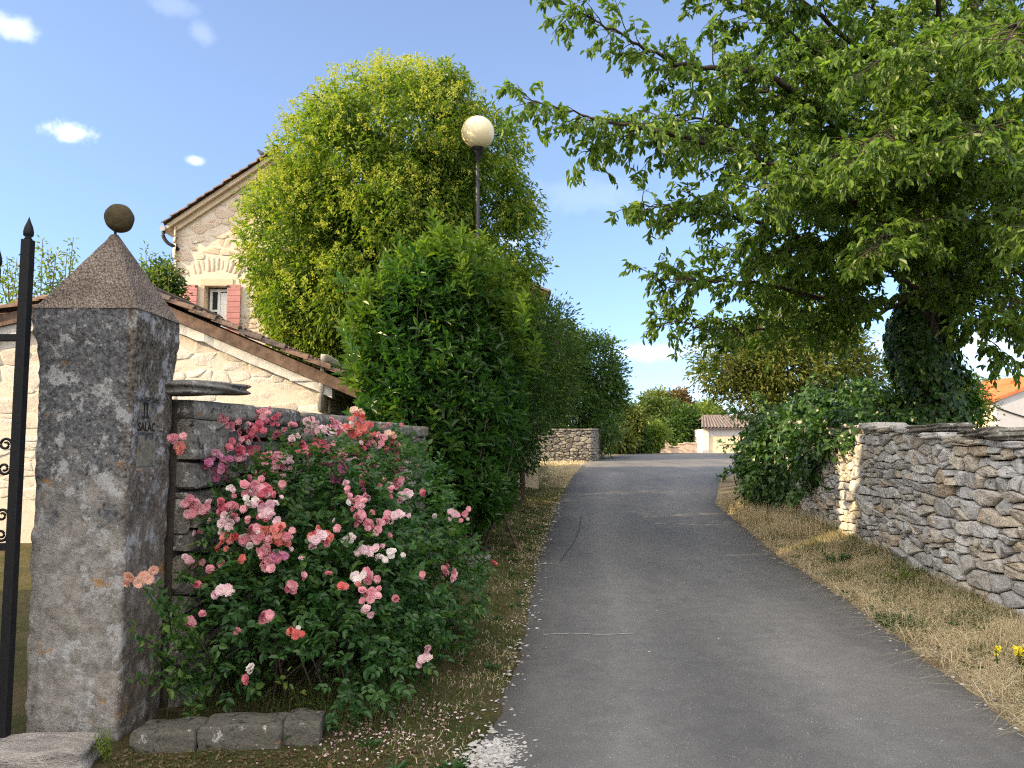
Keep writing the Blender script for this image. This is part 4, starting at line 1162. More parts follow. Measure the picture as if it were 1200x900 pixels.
TB = np.array([6.75, 12.3, float(ground(6.75, 12.3))])
f1 = at(1083, 345, 12.1); f2 = at(1095, 250, 12.0); f3 = at(1110, 140, 11.9)
trunk = ([TB - [0, 0, .3], at(1088, 470, 12.2), at(1082, 400, 12.1), f1, f2, f3, at(1130, 30, 11.8)], .30)
def A(*l): return [at(*q) for q in l]
limbs = [trunk,
    # long low boughs reaching over the lane
    ([f1] + A((1000, 355, 11.2), (900, 335, 10.4), (825, 330, 9.9), (768, 328, 9.6)), .09),
    ([f1] + A((1010, 372, 11.6), (920, 385, 11.0), (840, 385, 10.5), (778, 376, 10.3)), .07),
    ([f2] + A((1000, 295, 10.8), (900, 262, 9.8), (820, 247, 9.3), (745, 240, 9.0)), .10),
    ([f2] + A((1010, 240, 10.6), (900, 190, 9.5), (790, 158, 8.8), (700, 140, 8.5), (612, 114, 8.3)), .11, .8, .3),
    ([f2] + A((1000, 215, 10.8), (890, 165, 9.9), (790, 135, 9.3), (690, 180, 8.9)), .07, .8, .35),
    ([f3] + A((1010, 150, 10.8), (900, 90, 9.8), (800, 75, 9.3), (720, 35, 8.9), (655, 0, 8.7)), .12, .9),
    ([f3] + A((1020, 110, 11), (930, 40, 10.4), (850, 0, 10), (770, -50, 9.6)), .11),
    ([f3] + A((1060, 60, 11.2), (1000, -30, 10.8), (930, -110, 10.4)), .11),
    ([f2] + A((1010, 180, 11.2), (940, 120, 10.8), (870, 110, 10.4), (800, 170, 10.0)), .09),
    ([f1] + A((1030, 310, 11.0), (960, 290, 10.2), (890, 300, 9.7)), .07),
    ([f2] + A((1040, 270, 10.4), (985, 225, 9.4), (930, 215, 8.7), (880, 225, 8.2)), .08),
    # towards the viewer and to the right
    ([f2] + A((1080, 215, 10.4), (1060, 170, 9.0), (1030, 160, 8.0), (1000, 185, 7.3)), .09),
    ([f3] + A((1090, 110, 10.4), (1080, 70, 9.2), (1060, 60, 8.2), (1020, 80, 7.4)), .09),
    ([f2] + A((1120, 215, 10.6), (1150, 165, 9.2), (1160, 140, 8.0), (1150, 160, 7.0)), .09),
    ([f3] + A((1140, 90, 10.6), (1180, 40, 9.2), (1190, 30, 8.0), (1180, 60, 7.0)), .09),
    ([f2] + A((1150, 260, 11), (1210, 230, 10), (1240, 230, 8.8), (1215, 270, 7.7)), .08),
    ([f1] + A((1120, 330, 11.3), (1160, 310, 10.6), (1190, 330, 9.9), (1185, 360, 9.3)), .06),
    ([f1] + A((1115, 350, 11.6), (1140, 365, 11.2), (1160, 395, 10.9), (1178, 425, 10.7)), .035, .8, .45),
    ([f1] + A((1110, 345, 11.2), (1135, 350, 10.6), (1150, 372, 10.2), (1175, 385, 9.9)), .04, .8, .35),
    ([f3] + A((1150, -20, 11.5), (1180, -120, 11.2), (1190, -220, 11)), .12),
    ([f3] + A((1180, 60, 11.6), (1260, -20, 11.2), (1330, -80, 11)), .12),
    ([f2] + A((1180, 190, 11.6), (1270, 140, 11), (1360, 120, 10.6)), .1),
    ([f3] + A((1100, 10, 11), (1080, -80, 10), (1060, -130, 9)), .1),
    ([f2] + A((1070, 260, 10.6), (1050, 265, 9.6), (1040, 275, 8.7), (1020, 300, 8.1)), .06),
    ([f1] + A((1130, 300, 11.4), (1180, 290, 10.8), (1215, 300, 10.2)), .06),
    ([f3] + A((960, 20, 10.4), (880, -40, 9.8), (820, -90, 9.4)), .08),
    ([f2] + A((980, 330, 12), (900, 300, 12), (840, 290, 11.8)), .06),
    ([f3] + A((1000, 60, 12.2), (930, 70, 12.4), (860, 60, 12.4)), .08),
    ([f3] + A((1040, 90, 12.6), (980, 60, 13.0), (920, 20, 13.2)), .07), ([f2] + A((1030, 200, 12.8), (960, 160, 13.2), (890, 150, 13.4)), .07),
    ([f2] + A((1040, 250, 12.6), (980, 240, 13.0), (900, 235, 13.2)), .07), ([f3] + A((1130, 60, 12.6), (1150, 10, 13.0), (1160, -40, 13.2)), .07),
    ([f2] + A((1140, 220, 12.6), (1180, 180, 13.0), (1220, 150, 13.2)), .07), ([f1] + A((1120, 290, 12.6), (1160, 250, 12.9), (1200, 235, 13)), .06),
    ([f3] + A((1090, 60, 12.4), (1070, 0, 12.8), (1060, -60, 13.)), .07), ([f2] + A((1080, 200, 9.8), (1090, 150, 8.8), (1110, 110, 8.0)), .06),
]
bough_tree('cherry_tree', 'big leafy cherry tree spreading long boughs over the right wall and the lane', 'tree', TB, limbs, .3, .112, .43, MAT['L_cherry'], MAT['darkbark'], 77, sec_step=.095, sec_len=(.45, 1.4), twig_len=.44, nleaf=24, hang=.42)

# ivy on the trunk
rng = np.random.default_rng(88)
iv = thing('trunk_ivy', 'dark ivy wrapped thickly round the cherry trunk', 'ivy', TB)
tp = spline([TB, at(1088, 470, 12.2), at(1082, 400, 12.1), f1, f2, f3], 6)
n = 15000; f = rng.random(n) ** .85 * (len(tp) - 1.01)
C = np.stack([np.interp(f, np.arange(len(tp)), tp[:, k]) for k in range(3)], -1)
ff = f / len(tp); an = rng.uniform(0, 2 * PI, n)
rad = (.52 + .13 * np.sin(3 * an + 7 * ff) + .16 * np.sin(ff * 13 + an)) * (1.12 - .5 * ff) * np.sqrt(rng.uniform(.55, 1.05, n))
O = np.stack([np.cos(an), np.sin(an), rng.normal(0, .15, n)], -1)
leaf_obj('leaves', C + O * rad[:, None], rng.normal(0, .35, (n, 3)) + O * .35 + np.array([0, 0, -.9]), O + rng.normal(0, .3, (n, 3)) + [0, 0, .3], rng.uniform(.06, .12, n), .95, MAT['L_ivy'], iv, TI, F2, None, rng=rng)
a = Acc()
for k in range(9):
    q = 2 * PI * k / 9; m = len(tp)
    a.tube(tp + np.stack([np.cos(q + np.arange(m) * .08) * .3, np.sin(q + np.arange(m) * .08) * .3, np.zeros(m)], -1), .025, 5)
a.mk('stems', MAT['bark'], iv, True)

# ivy mound tumbling over the wall
iv = thing('ivy_mound', 'dense dark ivy thicket tumbling over the end of the right wall', 'ivy', (6, 14, .3))
lob = [((4.95, 11.4, 1.78), (.34, .95, .32)), ((5.0, 12.5, 1.5), (.36, .85, .62)), ((5.3, 14.5, 1.3), (.66, 1.3, 1.15)), ((5.75, 16.0, 1.25), (1.02, 1.5, 1.2)), ((6.0, 13.6, 1.95), (1.2, 1.5, .72)), ((6.3, 12.7, 1.8), (.95, 1.2, .62)), ((5.5, 15.2, .75), (.8, 1.4, .6)), ((6.6, 17.2, 1.3), (1.4, 1.6, 1.1))]
P, O, R, rng = crown_pts(lob, 2900, 13, .085, 90, .16, .62)
k = P[:, 2] > ground(P[:, 0], P[:, 1]) + .05; P, O, R = P[k], O[k], R[k]; n = len(P)
leaf_obj('leaves', P, rng.normal(0, .45, (n, 3)) + O * .4 + [0, 0, -.75], O + rng.normal(0, .35, (n, 3)) + [0, 0, .35], rng.uniform(.06, .125, n), .95, MAT['L_ivy'], iv, TI, F2, R, rng=rng)
a = Acc()
for j in range(40):
    c = lob[rng.integers(len(lob))]; d = rdir(1, rng)[0]; e = np.array(c[0]) + d * np.array(c[1]) * 1.0
    s0 = np.array([rng.uniform(5.4, 6.8), rng.uniform(12.5, 16), .3]); a.tube(spline([s0, (s0 + e) / 2 + rng.normal(0, .2, 3), e], 5), .012, 4)
a.mk('stems', MAT['bark'], iv, True)
# sprigs that stand out from the mound towards the lane, and paler streamers on its face
SP = [(878, 490, 15.2, -.4, .25), (868, 520, 15.0, -.6, .1), (862, 545, 15.0, -.5, -.2), (880, 560, 14.6, -.4, -.3), (935, 530, 13.6, -.35, .05), (950, 575, 12.9, -.3, -.15), (1035, 470, 12.5, .35, .12), (1000, 505, 12.3, -.2, .15), (900, 480, 14.8, -.2, .3), (945, 465, 14.0, -.1, .3), (985, 580, 12.3, -.25, -.1)]
for px, py, Y, dx, dz in SP:
    p = at(px, py, Y)
    q = branch_path(p - np.array([dx, 0, dz]) * .6, np.array([dx, -.2, dz]), .8, rng, .3, .1, 5); a = Acc(); a.tube(q, .008, 4); sb = a.mk('sprig', MAT['bark'], iv, True)
    m = 75; g = rng.uniform(0, 5, m); P = np.stack([np.interp(g, np.arange(6), q[:, k]) for k in range(3)], -1) + rng.normal(0, .05, (m, 3))
    leaf_obj('leaves', P, rng.normal(0, .5, (m, 3)) + [dx, -.2, -.5], rng.normal(0, .4, (m, 3)) + [-.2, -.4, .7], rng.uniform(.06, .11, m), .9, MAT['L_ivy'], sb, TI, F2, np.clip(rng.normal(.75, .2, m), 0, 1), rng=rng)

# ------------------------------------------------------------------ laurel hedge
def rosettes(P, A, per, L, rng):
    n = len(P); A = nrm(A); ref = nrm(np.cross(A, rdir(n, rng))); B = np.cross(A, ref)
    i = np.arange(per); ph = i * 2.4; hgt = i / per
    ang = np.radians(78 - 55 * hgt)
    ph = ph[None] + rng.uniform(0, 6.3, (n, 1))
    rad = np.cos(ph)[..., None] * ref[:, None] + np.sin(ph)[..., None] * B[:, None]
    a_ = ang[None, :] + rng.normal(0, .18, (n, per))
    D = rad * np.sin(a_)[..., None] + A[:, None] * np.cos(a_)[..., None]
    N = A[:, None] * np.sin(a_)[..., None] - rad * np.cos(a_)[..., None] + rng.normal(0, .15, (n, per, 3))
    Pp = P[:, None] - A[:, None] * ((1 - hgt) * L * 1.3)[None, :, None]
    return Pp.reshape(-1, 3), D.reshape(-1, 3), N.reshape(-1, 3)

rng = np.random.default_rng(101)
hd = thing('laurel_hedge', 'tall dense dark green laurel bush with light new tips in front of the lamp', 'hedge', (-.9, 10.5, .1))
lob = [((-1.05, 10.3, 2.45), (.92, 1.0, 1.7)), ((-.95, 10.4, 1.6), (.88, 1.0, 1.0)), ((-1.05, 10.3, 3.5), (.86, .85, .72)), ((-.6, 10.8, 2.2), (.78, 1.3, 1.35)), ((-.75, 11.4, 2.9), (.92, 1.0, 1.1)), ((-1.35, 10.2, 1.9), (.75, .9, 1.2)), ((-1.2, 12.5, 2.5), (1.0, 1.2, 1.75)), ((-.85, 10.2, 1.0), (.78, .9, .62)), ((-.7, 11.2, 1.0), (.75, .9, .65))]  # the rearmost lobe is added to shade the right verge
Ps, As, Rs = [], [], []
for li, l in enumerate(lob):
    n = int(560 * np.prod(l[1]) ** (2 / 3.)); d = rdir(n, rng)
    rr = lump(d, 300 + li, .10) * np.where(rng.random(n) < .7, rng.uniform(.92, 1.04, n), rng.uniform(.6, .92, n))
    Ps.append(np.array(l[0]) + d * np.array(l[1]) * rr[:, None]); As.append(d * .8 + rng.normal(0, .28, (n, 3)) + [0, 0, .55]); Rs.append(np.clip(rng.normal(.42, .16, n), 0, 1))
# shoots standing up on top
n = 260; x = rng.normal(-1.0, .46, n); y = rng.normal(10.4, .4, n)
zt = 3.92 - .55 * ((x + .95) / .95) ** 2 + rng.gamma(2., .10, n)
for q in range(4):
    Ps.append(np.stack([x + rng.normal(0, .02, n), y + rng.normal(0, .02, n), zt - q * .1], -1)); As.append(rng.normal(0, .18, (n, 3)) + [0, 0, 1]); Rs.append(np.clip(rng.normal(.85, .1, n), 0, 1))
n = 60; x = rng.normal(-2.0, .1, n); y = rng.normal(10.0, .3, n); z = rng.uniform(2.4, 3.8, n)
Ps.append(np.stack([x, y, z], -1)); As.append(rng.normal(0, .3, (n, 3)) + [-.7, 0, .8]); Rs.append(np.clip(rng.normal(.75, .15, n), 0, 1))
P = np.vstack(Ps); A_ = np.vstack(As); R = np.concatenate(Rs); per = 9
k = P[:, 2] > .4 + .12 * np.sin(P[:, 0] * 7) ; P, A_, R = P[k], A_[k], R[k]
for nm_, sel, mt_ in (('leaves', R < .62, 'L_hedge'), ('new_shoots', R >= .62, 'L_tips')):
    LP, D, N = rosettes(P[sel], A_[sel], per, .13, rng)
    n = len(LP); R2 = np.clip(np.repeat(R[sel] - (.35 if nm_ != 'leaves' else 0), per) + rng.normal(0, .12, n), 0, 1)
    leaf_obj(nm_, LP, D, N, rng.uniform(.11, .18, n), .36, MAT[mt_], hd, T2, F2, R2, rng=rng)
print('hedge leaves', n)
a = Acc()
for j in range(70):
    i0 = rng.integers(len(P)); e = P[i0]; s0 = np.array([-.9 + rng.normal(0, .3), 10.5 + rng.normal(0, .3), .1])
    a.tube(spline([s0, s0 * .4 + e * .6 + [0, 0, -.2], e], 5), np.linspace(.025, .006, 11), 5)
a.mk('stems', MAT['bark'], hd, True)

# ------------------------------------------------------------------ pale green dome tree with blossom
rng = np.random.default_rng(120)
YT = 15.6
yt = thing('privet_tree', 'big round pale green tree covered in cream blossom in front of the stone house', 'tree', (-2.6, YT, .3))
lob = [((-2.55, YT, 6.9), (2.1, 2.3, 2.2)), ((-3.95, YT - .2, 5.6), (1.35, 1.8, 1.55)), ((-3.4, YT, 6.6), (1.3, 1.7, 1.4)), ((-2.9, YT - .7, 4.4), (1.75, 1.5, 1.2)), ((-1.9, YT, 7.85), (1.4, 1.5, 1.35)),
       ((-.8, YT + .1, 5.6), (1.35, 1.6, 2.3)), ((-1.0, YT, 7.0), (1.35, 1.5, 1.5)), ((-2.2, YT - .9, 5.6), (1.6, 1.4, 1.9)), ((-.75, 14.6, 4.7), (1.05, 1.15, .85)), ((-4.1, YT, 4.5), (1.05, 1.3, 1.2))]
trunk_limbs((-2.6, YT, .3), lob, .17, 121, MAT['bark'], yt, 6)
big = list(lob)
for j in range(150):
    l = big[rng.integers(len(big))]; d = rdir(1, rng)[0]; d[1] -= .25; d = nrm(d); c = np.array(l[0]) + d * np.array(l[1]) * rng.uniform(.80, .93)
    if min((((c - np.array(m[0])) / np.array(m[1])) ** 2).sum() for m in big if m is not l) < .75 or c[2] < 3.0 or (c[0] < -4.2 and c[2] < 6.4) or (c[0] < -3.9 and c[2] > 6.8) or (c[0] > .2 and c[2] > 5.5): continue
    r = rng.uniform(.28, .52); lob.append((tuple(c), (r, r, r * .85)))
dl = [(l[0], l[1], np.prod(l[1]) ** (2 / 3.) * (0.75 if l[0][0] > -1.2 else 1.0)) for l in lob]
P, O, R, rng = crown_pts(dl, 7400, 16, .10, 122, .16, .62)
n = len(P); D = O * .55 + rng.normal(0, .5, (n, 3)) + [0, 0, -.6]
leaf_obj('crown', P, D, O * .5 + rng.normal(0, .5, (n, 3)) + [0, 0, .6], rng.uniform(.09, .165, n), .34, MAT['L_yellow'], yt, T1, F1, R, rng=rng)
print('privet', n)
# blossom sprays at the ends of the shoots
Ps, As = [], []
for li, l in enumerate(lob):
    m = int(620 * np.prod(l[1]) ** (2 / 3.) / 3.2 * (.22 if l[0][0] > -1.2 else 1.0)); d = rdir(m, rng)  # fewer sprays on the right lobes imitate that side's shade
    d[:, 2] = np.where(rng.random(m) < .5, np.abs(d[:, 2]), d[:, 2]); q = np.array(l[0]) + d * np.array(l[1]) * (lump(d, 122 + li * 7, .16) * rng.uniform(.95, 1.09, m))[:, None]
    Ps.append(q); As.append(d * .9 + [0, 0, .45] + rng.normal(0, .4, (m, 3)))
P = np.vstack(Ps); A_ = nrm(np.vstack(As) + 0)
# keep only sprays outside every other lobe
ins = np.zeros(len(P), bool)
for l in lob: ins |= (((P - np.array(l[0])) / np.array(l[1])) ** 2).sum(1) < .8
P, A_ = P[~ins], A_[~ins]; per = 22; m = len(P)
h = rng.random((m, per)); ln = rng.uniform(.10, .2, m)
pp = P[:, None] + A_[:, None] * (h * ln[:, None])[..., None] + rng.normal(0, 1, (m, per, 3)) * (.045 * (1.15 - h))[..., None]
pp = pp.reshape(-1, 3); n = len(pp)
leaf_obj('blossom', pp, rng.normal(0, .7, (n, 3)) + np.repeat(A_, per, 0) * .6, rng.normal(0, 1, (n, 3)), rng.uniform(.026, .05, n), .8, MAT['L_bloss'], yt, T1, F1, None, rng=rng)
print('sprays', m)

# ------------------------------------------------------------------ trees and shrubs further along the left
def C(px, py, Y, rx, rz, ry=None):
    """lobe from its centre in the photo and its half sizes in pixels at that distance"""
    c = at(px, py, Y); s = Y / 900.
    return (tuple(c), (rx * s, (ry or rx) * s, rz * s))
def base_of(px, Y): x = at(px, 500, Y)[0]; return (x, Y, float(ground(x, Y)))
tree('shrub', 'dark bushy shrub between the laurel and the stub wall on the left verge', 'shrub', base_of(610, 17), [C(606, 430, 16.5, 45, 70), C(618, 400, 17.5, 38, 50), C(600, 490, 16, 42, 60), C(610, 530, 17, 22, 25)], 900, 13, .11, .11, .4, MAT['L_dark'], 201, .06)
tree('shrub', 'added shrub row hidden behind the laurel to shade the lane', 'shrub', (-1.3, 19, .35), [((-1.2, 17.3, 2.3), (1., 1.4, 2.)), ((-1.3, 15.3, 2.2), (1., 1.5, 2.)), ((-1.2, 19.6, 2.4), (1., 1.6, 2.2)), ((-1., 22, 2.4), (1., 1.5, 2.2)), ((-.8, 24.6, 2.4), (1., 1.7, 2.1))], 2300, 12, .16, .15, .45, MAT['L_dark'], 209, .06)  # hidden row added to block sun leaking across the lane
tree('shrub', 'airy shrub with drooping shoots under the pale house eave', 'shrub', base_of(598, 20), [C(645, 390, 20, 26, 42), C(655, 430, 21, 30, 50), C(640, 460, 20, 30, 40), C(630, 375, 19, 18, 24)], 620, 11, .16, .13, .33, MAT['L_dark'], 203, .06)
tree('round_tree', 'dark round headed tree rising behind the stub wall at the left of the lane', 'tree', base_of(690, 45), [C(690, 435, 45, 40, 48), C(662, 425, 44, 32, 42), C(708, 465, 45.5, 26, 40), C(675, 480, 44, 40, 35), C(700, 505, 43, 22, 24)], 1500, 13, .28, .26, .42, MAT['L_dark'], 205, .22)
tree('round_tree', 'lighter green tree leaning between the dark shrubs above the stub wall', 'tree', base_of(655, 42), [C(648, 430, 41, 26, 50), C(640, 480, 41, 25, 40), C(660, 395, 43, 16, 20)], 700, 12, .26, .25, .4, MAT['L_mid'], 207, .15)

for (x_, y_, h_, sd_) in ((-3.2, 28.4, 8.2, 211), (-2.5, 42.6, 9.5, 213), (-2.2, 46, 9.5, 215)):  # hidden trees added to shade the lane either side of the sunlit strip
    tree('round_tree', {211: 'added hidden tree beyond the rear house that shades the lane', 213: 'added tall tree hidden by the laurel that shades the far lane', 215: 'added hidden far tree that shades the lane end'}[sd_], 'tree', (x_, y_, float(ground(x_, y_))), [((x_, y_, h_ * .62), (2.3, 2.2, h_ * .36)), ((x_ + .8, y_ - .5, h_ * .4), (1.8, 1.8, h_ * .25)), ((x_ - .6, y_ + 1., h_ * .45), (1.8, 1.9, h_ * .3))], 700, 12, .26, .3, .5, MAT['L_dark'], sd_, .2)
far = [
 ('bush', 'yellow green bush at the left edge of the lane before the far walls', 735, 53, [C(732, 500, 53, 14, 18), C(740, 492, 53, 12, 12), C(728, 515, 52, 12, 12)], 'L_olive', 330),
 ('bush', 'small sunlit yellowish bush beside the rounded pinkish wall', 760, 55, [C(762, 514, 55, 11, 9), C(757, 521, 55, 7, 9), C(770, 508, 55, 6, 7)], 'L_fresh', 220),
 ('bush', 'dark low bush under the yellow green bush on the left of the lane end', 742, 54, [C(742, 516, 54, 14, 14), C(722, 518, 53, 10, 12)], 'L_dark', 300),
 ('far_tree', 'broad green tree filling the middle of the lane end behind the bushes', 770, 64, [C(775, 485, 64, 22, 20), C(755, 492, 64, 18, 20), C(790, 498, 63, 18, 22), C(770, 508, 62, 22, 16)], 'L_mid', 700),
 ('far_tree', 'taller yellowish tree top rising above the middle of the lane end', 775, 68, [C(772, 474, 68, 14, 17), C(782, 482, 68, 12, 14)], 'L_olive', 320),
 ('far_tree', 'reddish leaved tree standing just right of the tall yellowish tree top', 800, 68, [C(797, 472, 68, 10, 14), C(805, 486, 68, 11, 14)], 'L_red', 280),
 ('far_tree', 'dark tree between the reddish tree and the shed', 800, 62, [C(803, 500, 62, 14, 20), C(792, 510, 61, 12, 16)], 'L_dark', 380),
 ('far_tree', 'light green slim tree touching the left side of the shed', 822, 64, [C(820, 492, 64, 9, 16), C(828, 485, 66, 10, 12), C(815, 510, 62, 8, 16)], 'L_fresh', 340),
 ('far_tree', 'rounded green tree top peeping over the shed roof corner', 836, 72, [C(833, 486, 72, 11, 12), C(843, 495, 72, 10, 10)], 'L_mid', 240)]
for nm, lab, px, Y, lobs, mt, nc in far:
    tree(nm, lab, 'bush' if nm == 'bush' else 'tree', base_of(px, Y), lobs, nc, 12, .3, .32, .5, MAT[mt], 400 + px + nc, .14, 'trees and bushes at the end of the lane', amp=.3)

# behind the cherry on the right
tree('olive_green_tree', 'feathery olive green tree standing beyond the ivy and the cherry boughs', 'tree', base_of(930, 24), [C(900, 425, 24, 60, 42), C(850, 425, 24, 38, 36), C(960, 425, 24.5, 60, 50), C(925, 395, 25, 60, 34), C(890, 462, 24, 35, 25), C(1010, 450, 25, 40, 40)], 1900, 13, .19, .17, .36, MAT['L_olive'], 501, .22, amp=.3)
tree('round_tree', 'sunlit olive tree beyond the right wall beside the orange roofed house', 'tree', base_of(1125, 30), [C(1122, 462, 30, 26, 26), C(1112, 480, 30, 26, 24), C(1140, 478, 30.5, 14, 18)], 520, 13, .2, .17, .4, MAT['L_mid'], 503, .14, amp=.3)
tree('far_tree', 'small distant tree top showing over the orange roof', 'tree', base_of(1163, 70), [C(1163, 456, 70, 10, 9)], 160, 12, .3, .3, .5, MAT['L_fresh'], 505, .12, None)

# left: young trees and creeper behind the outbuilding roof
def upright(name, label, px, Y, tips, seed, mat, L=.11):
    rng = np.random.default_rng(seed); t = thing(name, label, 'young tree', base_of(px, Y)); b = np.array(base_of(px, Y)); a = Acc(); P, D = [], []
    for (tx, ty) in tips:
        e = at(tx, ty, Y + rng.normal(0, .3)); m_ = b + (e - b) * .55 + np.array([rng.normal(0, .2), 0, 0]); q = spline([b, m_, e], 8); a.tube(q, np.linspace(.03, .005, len(q)), 5)
        m = 110; g = rng.uniform(.45, 1, m) ** .8 * (len(q) - 1); c = np.stack([np.interp(g, np.arange(len(q)), q[:, k]) for k in range(3)], -1)
        w = .22 * (1.15 - g / len(q))[:, None] + .03; o = rdir(m, rng); P.append(c + o * w); D.append(o + [0, 0, .2])
    a.mk('stems', MAT['bark'], t, True); P = np.vstack(P); D = np.vstack(D); n = len(P)
    leaf_obj('leaves', P, D + rng.normal(0, .4, (n, 3)), rng.normal(0, .5, (n, 3)) + [0, 0, .8], L * rng.uniform(.7, 1.2, n), .45, mat, t, T2, F2, None, rng=rng)
upright('young_tree', 'light green upright young tree behind the gate and the outbuilding roof', 45, 15.5, [(50, 280), (56, 292), (66, 296), (86, 278), (78, 300), (20, 302), (8, 300), (14, 318), (62, 318), (40, 310), (30, 322), (2, 330)], 601, MAT['L_fresh'])
upright('young_tree', 'thin leafy shoots rising just left of the house corner', 175, 16.5, [(171, 290), (166, 305), (178, 300), (185, 310), (201, 296)], 603, MAT['L_fresh'], .09)
tree('creeper_bush', 'dark bush hugging the left corner of the stone house', 'bush', base_of(188, 17.5), [C(190, 328, 17.5, 15, 22), C(182, 345, 17.5, 18, 24), C(196, 350, 17.5, 12, 26)], 300, 12, .12, .11, .5, MAT['L_dark'], 605, .05, None)
# ------------------------------------------------------------------ rose bush
rng = np.random.default_rng(701)
rb = thing('rose_bush', 'large rose bush full of pink and coral flowers beside the gate pillar', 'rose bush', (-1.2, 5.4, 0))
RL = [((-1.45, 5.35, .75), (.62, .85, .80)), ((-.98, 5.9, .70), (.56, 1.05, .72)), ((-1.55, 4.75, .50), (.46, .45, .42)), ((-1.05, 6.4, 1.0), (.52, .85, .72)), ((-.7, 6.0, .5), (.46, .9, .52)), ((-.95, 5.0, .5), (.5, .55, .5)), ((-1.62, 5.1, 1.0), (.33, .5, .5)), ((-.98, 4.62, .32), (.36, .36, .3)), ((-1.42, 5.8, 1.25), (.5, .8, .42))]
def wall_x(y): return np.interp(y, [p[1] for p in GW], [p[0] for p in GW])
Ps, Os = [], []
for i, l in enumerate(RL):
    n = int(1500 * np.prod(l[1]) ** (2 / 3.)); d = rdir(n, rng)
    rr = lump(d, 710 + i, .14) * np.where(rng.random(n) < .72, rng.uniform(.85, 1.06, n), rng.uniform(.45, .85, n))
    Ps.append(np.array(l[0]) + d * np.array(l[1]) * rr[:, None]); Os.append(d)
P = np.vstack(Ps); O = np.vstack(Os)
k = (P[:, 2] > .13) & (P[:, 0] > wall_x(P[:, 1]) + .03)
# the hollow at the foot of the bush
hol = (np.abs(P[:, 0] + 1.25) < .24) & (P[:, 2] < .42) & (P[:, 1] < 5.1)
k &= ~hol
P, O = P[k], O[k]; per = 5; n = len(P)
# compound leaves: five leaflets along a drooping stalk
ax = nrm(O + rng.normal(0, .5, (n, 3)) + [0, 0, -.25]); up = nrm(O * .5 + rng.normal(0, .35, (n, 3)) + [0, 0, .8]); sd = nrm(np.cross(ax, up))
pp, dd, nn = [], [], []
for q, (f, s) in enumerate(((.35, 1), (.35, -1), (.7, 1), (.7, -1), (1., 0))):
    pp.append(P + ax * .095 * f); dd.append(ax * (.5 if s else 1) + sd * s * .85 + rng.normal(0, .12, (n, 3))); nn.append(up + rng.normal(0, .25, (n, 3)))
LP, D, N = np.vstack(pp), np.vstack(dd), np.vstack(nn)
R = np.clip(np.tile(rng.normal(.45, .18, n), 5) + rng.normal(0, .12, 5 * n), 0, 1)
leaf_obj('leaves', LP, D, N, rng.uniform(.036, .062, 5 * n), .66, MAT['L_rose'], rb, T2, F2, R, rng=rng)
print('rose leaflets', 5 * n)
a = Acc()
for j in range(90):
    e = P[rng.integers(n)]; s0 = np.array([-1.35 + rng.normal(0, .2), 5.5 + rng.normal(0, .35), .02]); a.tube(spline([s0, s0 * .45 + e * .55 + [0, 0, .15], e], 5), np.linspace(.009, .003, 11), 4)
a.mk('canes', MAT['bark'], rb, True)

def petal_patch(c, ax, L, W, cup, rng):
    """one petal: 3x3 curved sheet from the centre c outwards along ax (tilted up by cup)"""
    V = []
    z = ax[1]; d = ax[0]; s = np.cross(z, d)
    for u in (0, .5, 1.):
        for v in (-1, 0, 1.):
            w = W * (.25 + .95 * math.sin(min(1, u * .95 + .05) * PI * .62)) * (1 if u < 1 else .8)
            V.append(c + d * (L * u * math.cos(cup * (1 - .5 * u))) + z * (L * u * math.sin(cup) * (1 - .35 * u) + .12 * L * abs(v) * u) + s * w * v + rng.normal(0, L * .05, 3) * u)
    return V, [(0, 1, 4, 3), (1, 2, 5, 4), (3, 4, 7, 6), (4, 5, 8, 7)]
def flower_mesh(kind, nb, spread, seed):
    rng = np.random.default_rng(seed); a = Acc(); b = Acc()
    for k in range(nb):
        o = rng.normal(0, 1, 3); o = o / np.linalg.norm(o) * spread * (rng.random() ** .5 if nb > 1 else 0); o[1] *= .6; o[2] *= .9
        z = nrm(np.array([0, -1., .35]) + rng.normal(0, .42, 3)); x = nrm(np.cross(z, rdir(1, rng)[0])); y = np.cross(z, x)
        r = rng.uniform(.019, .028)
        tone = np.clip(rng.normal(.5, .22), 0, 1)
        for ring, (m, cup, sc) in enumerate(((5, .25, 1.), (5, .75, .8), (3, 1.15, .5))):
            for j in range(m):
                an = 2 * PI * (j + .5 * ring) / m + rng.normal(0, .1); d = x * math.cos(an) + y * math.sin(an)
                V, F = petal_patch(o + z * .004 * ring, (d, z), r * sc, r * .58 * sc, cup + rng.normal(0, .1), rng); a.add(V, F, np.clip(tone + rng.normal(0, .15), 0, 1))
    return np.vstack(a.V), np.vstack(a.F[4]), np.concatenate(a.R)
KN = {'k': 0, 'd': 1, 'p': 2, 'c': 3, 'm': 4, 'w': 5, 'o': 6}
proto = {}
def get_proto(kind, size, v):
    key = (kind, size, v)
    if key not in proto:
        nb = {1: 2, 2: 5, 3: 9, 4: 13}[size]; V, F, R = flower_mesh(kind, nb, {1: .02, 2: .05, 3: .075, 4: .1}[size], 900 + KN[kind] * 31 + size * 7 + v)
        o = mk('flower', V, F, PETAL[KN[kind]], None, True, R, None); o.data.name = 'flower'
        me = o.data; bpy.data.objects.remove(o); proto[key] = me
    return proto[key]
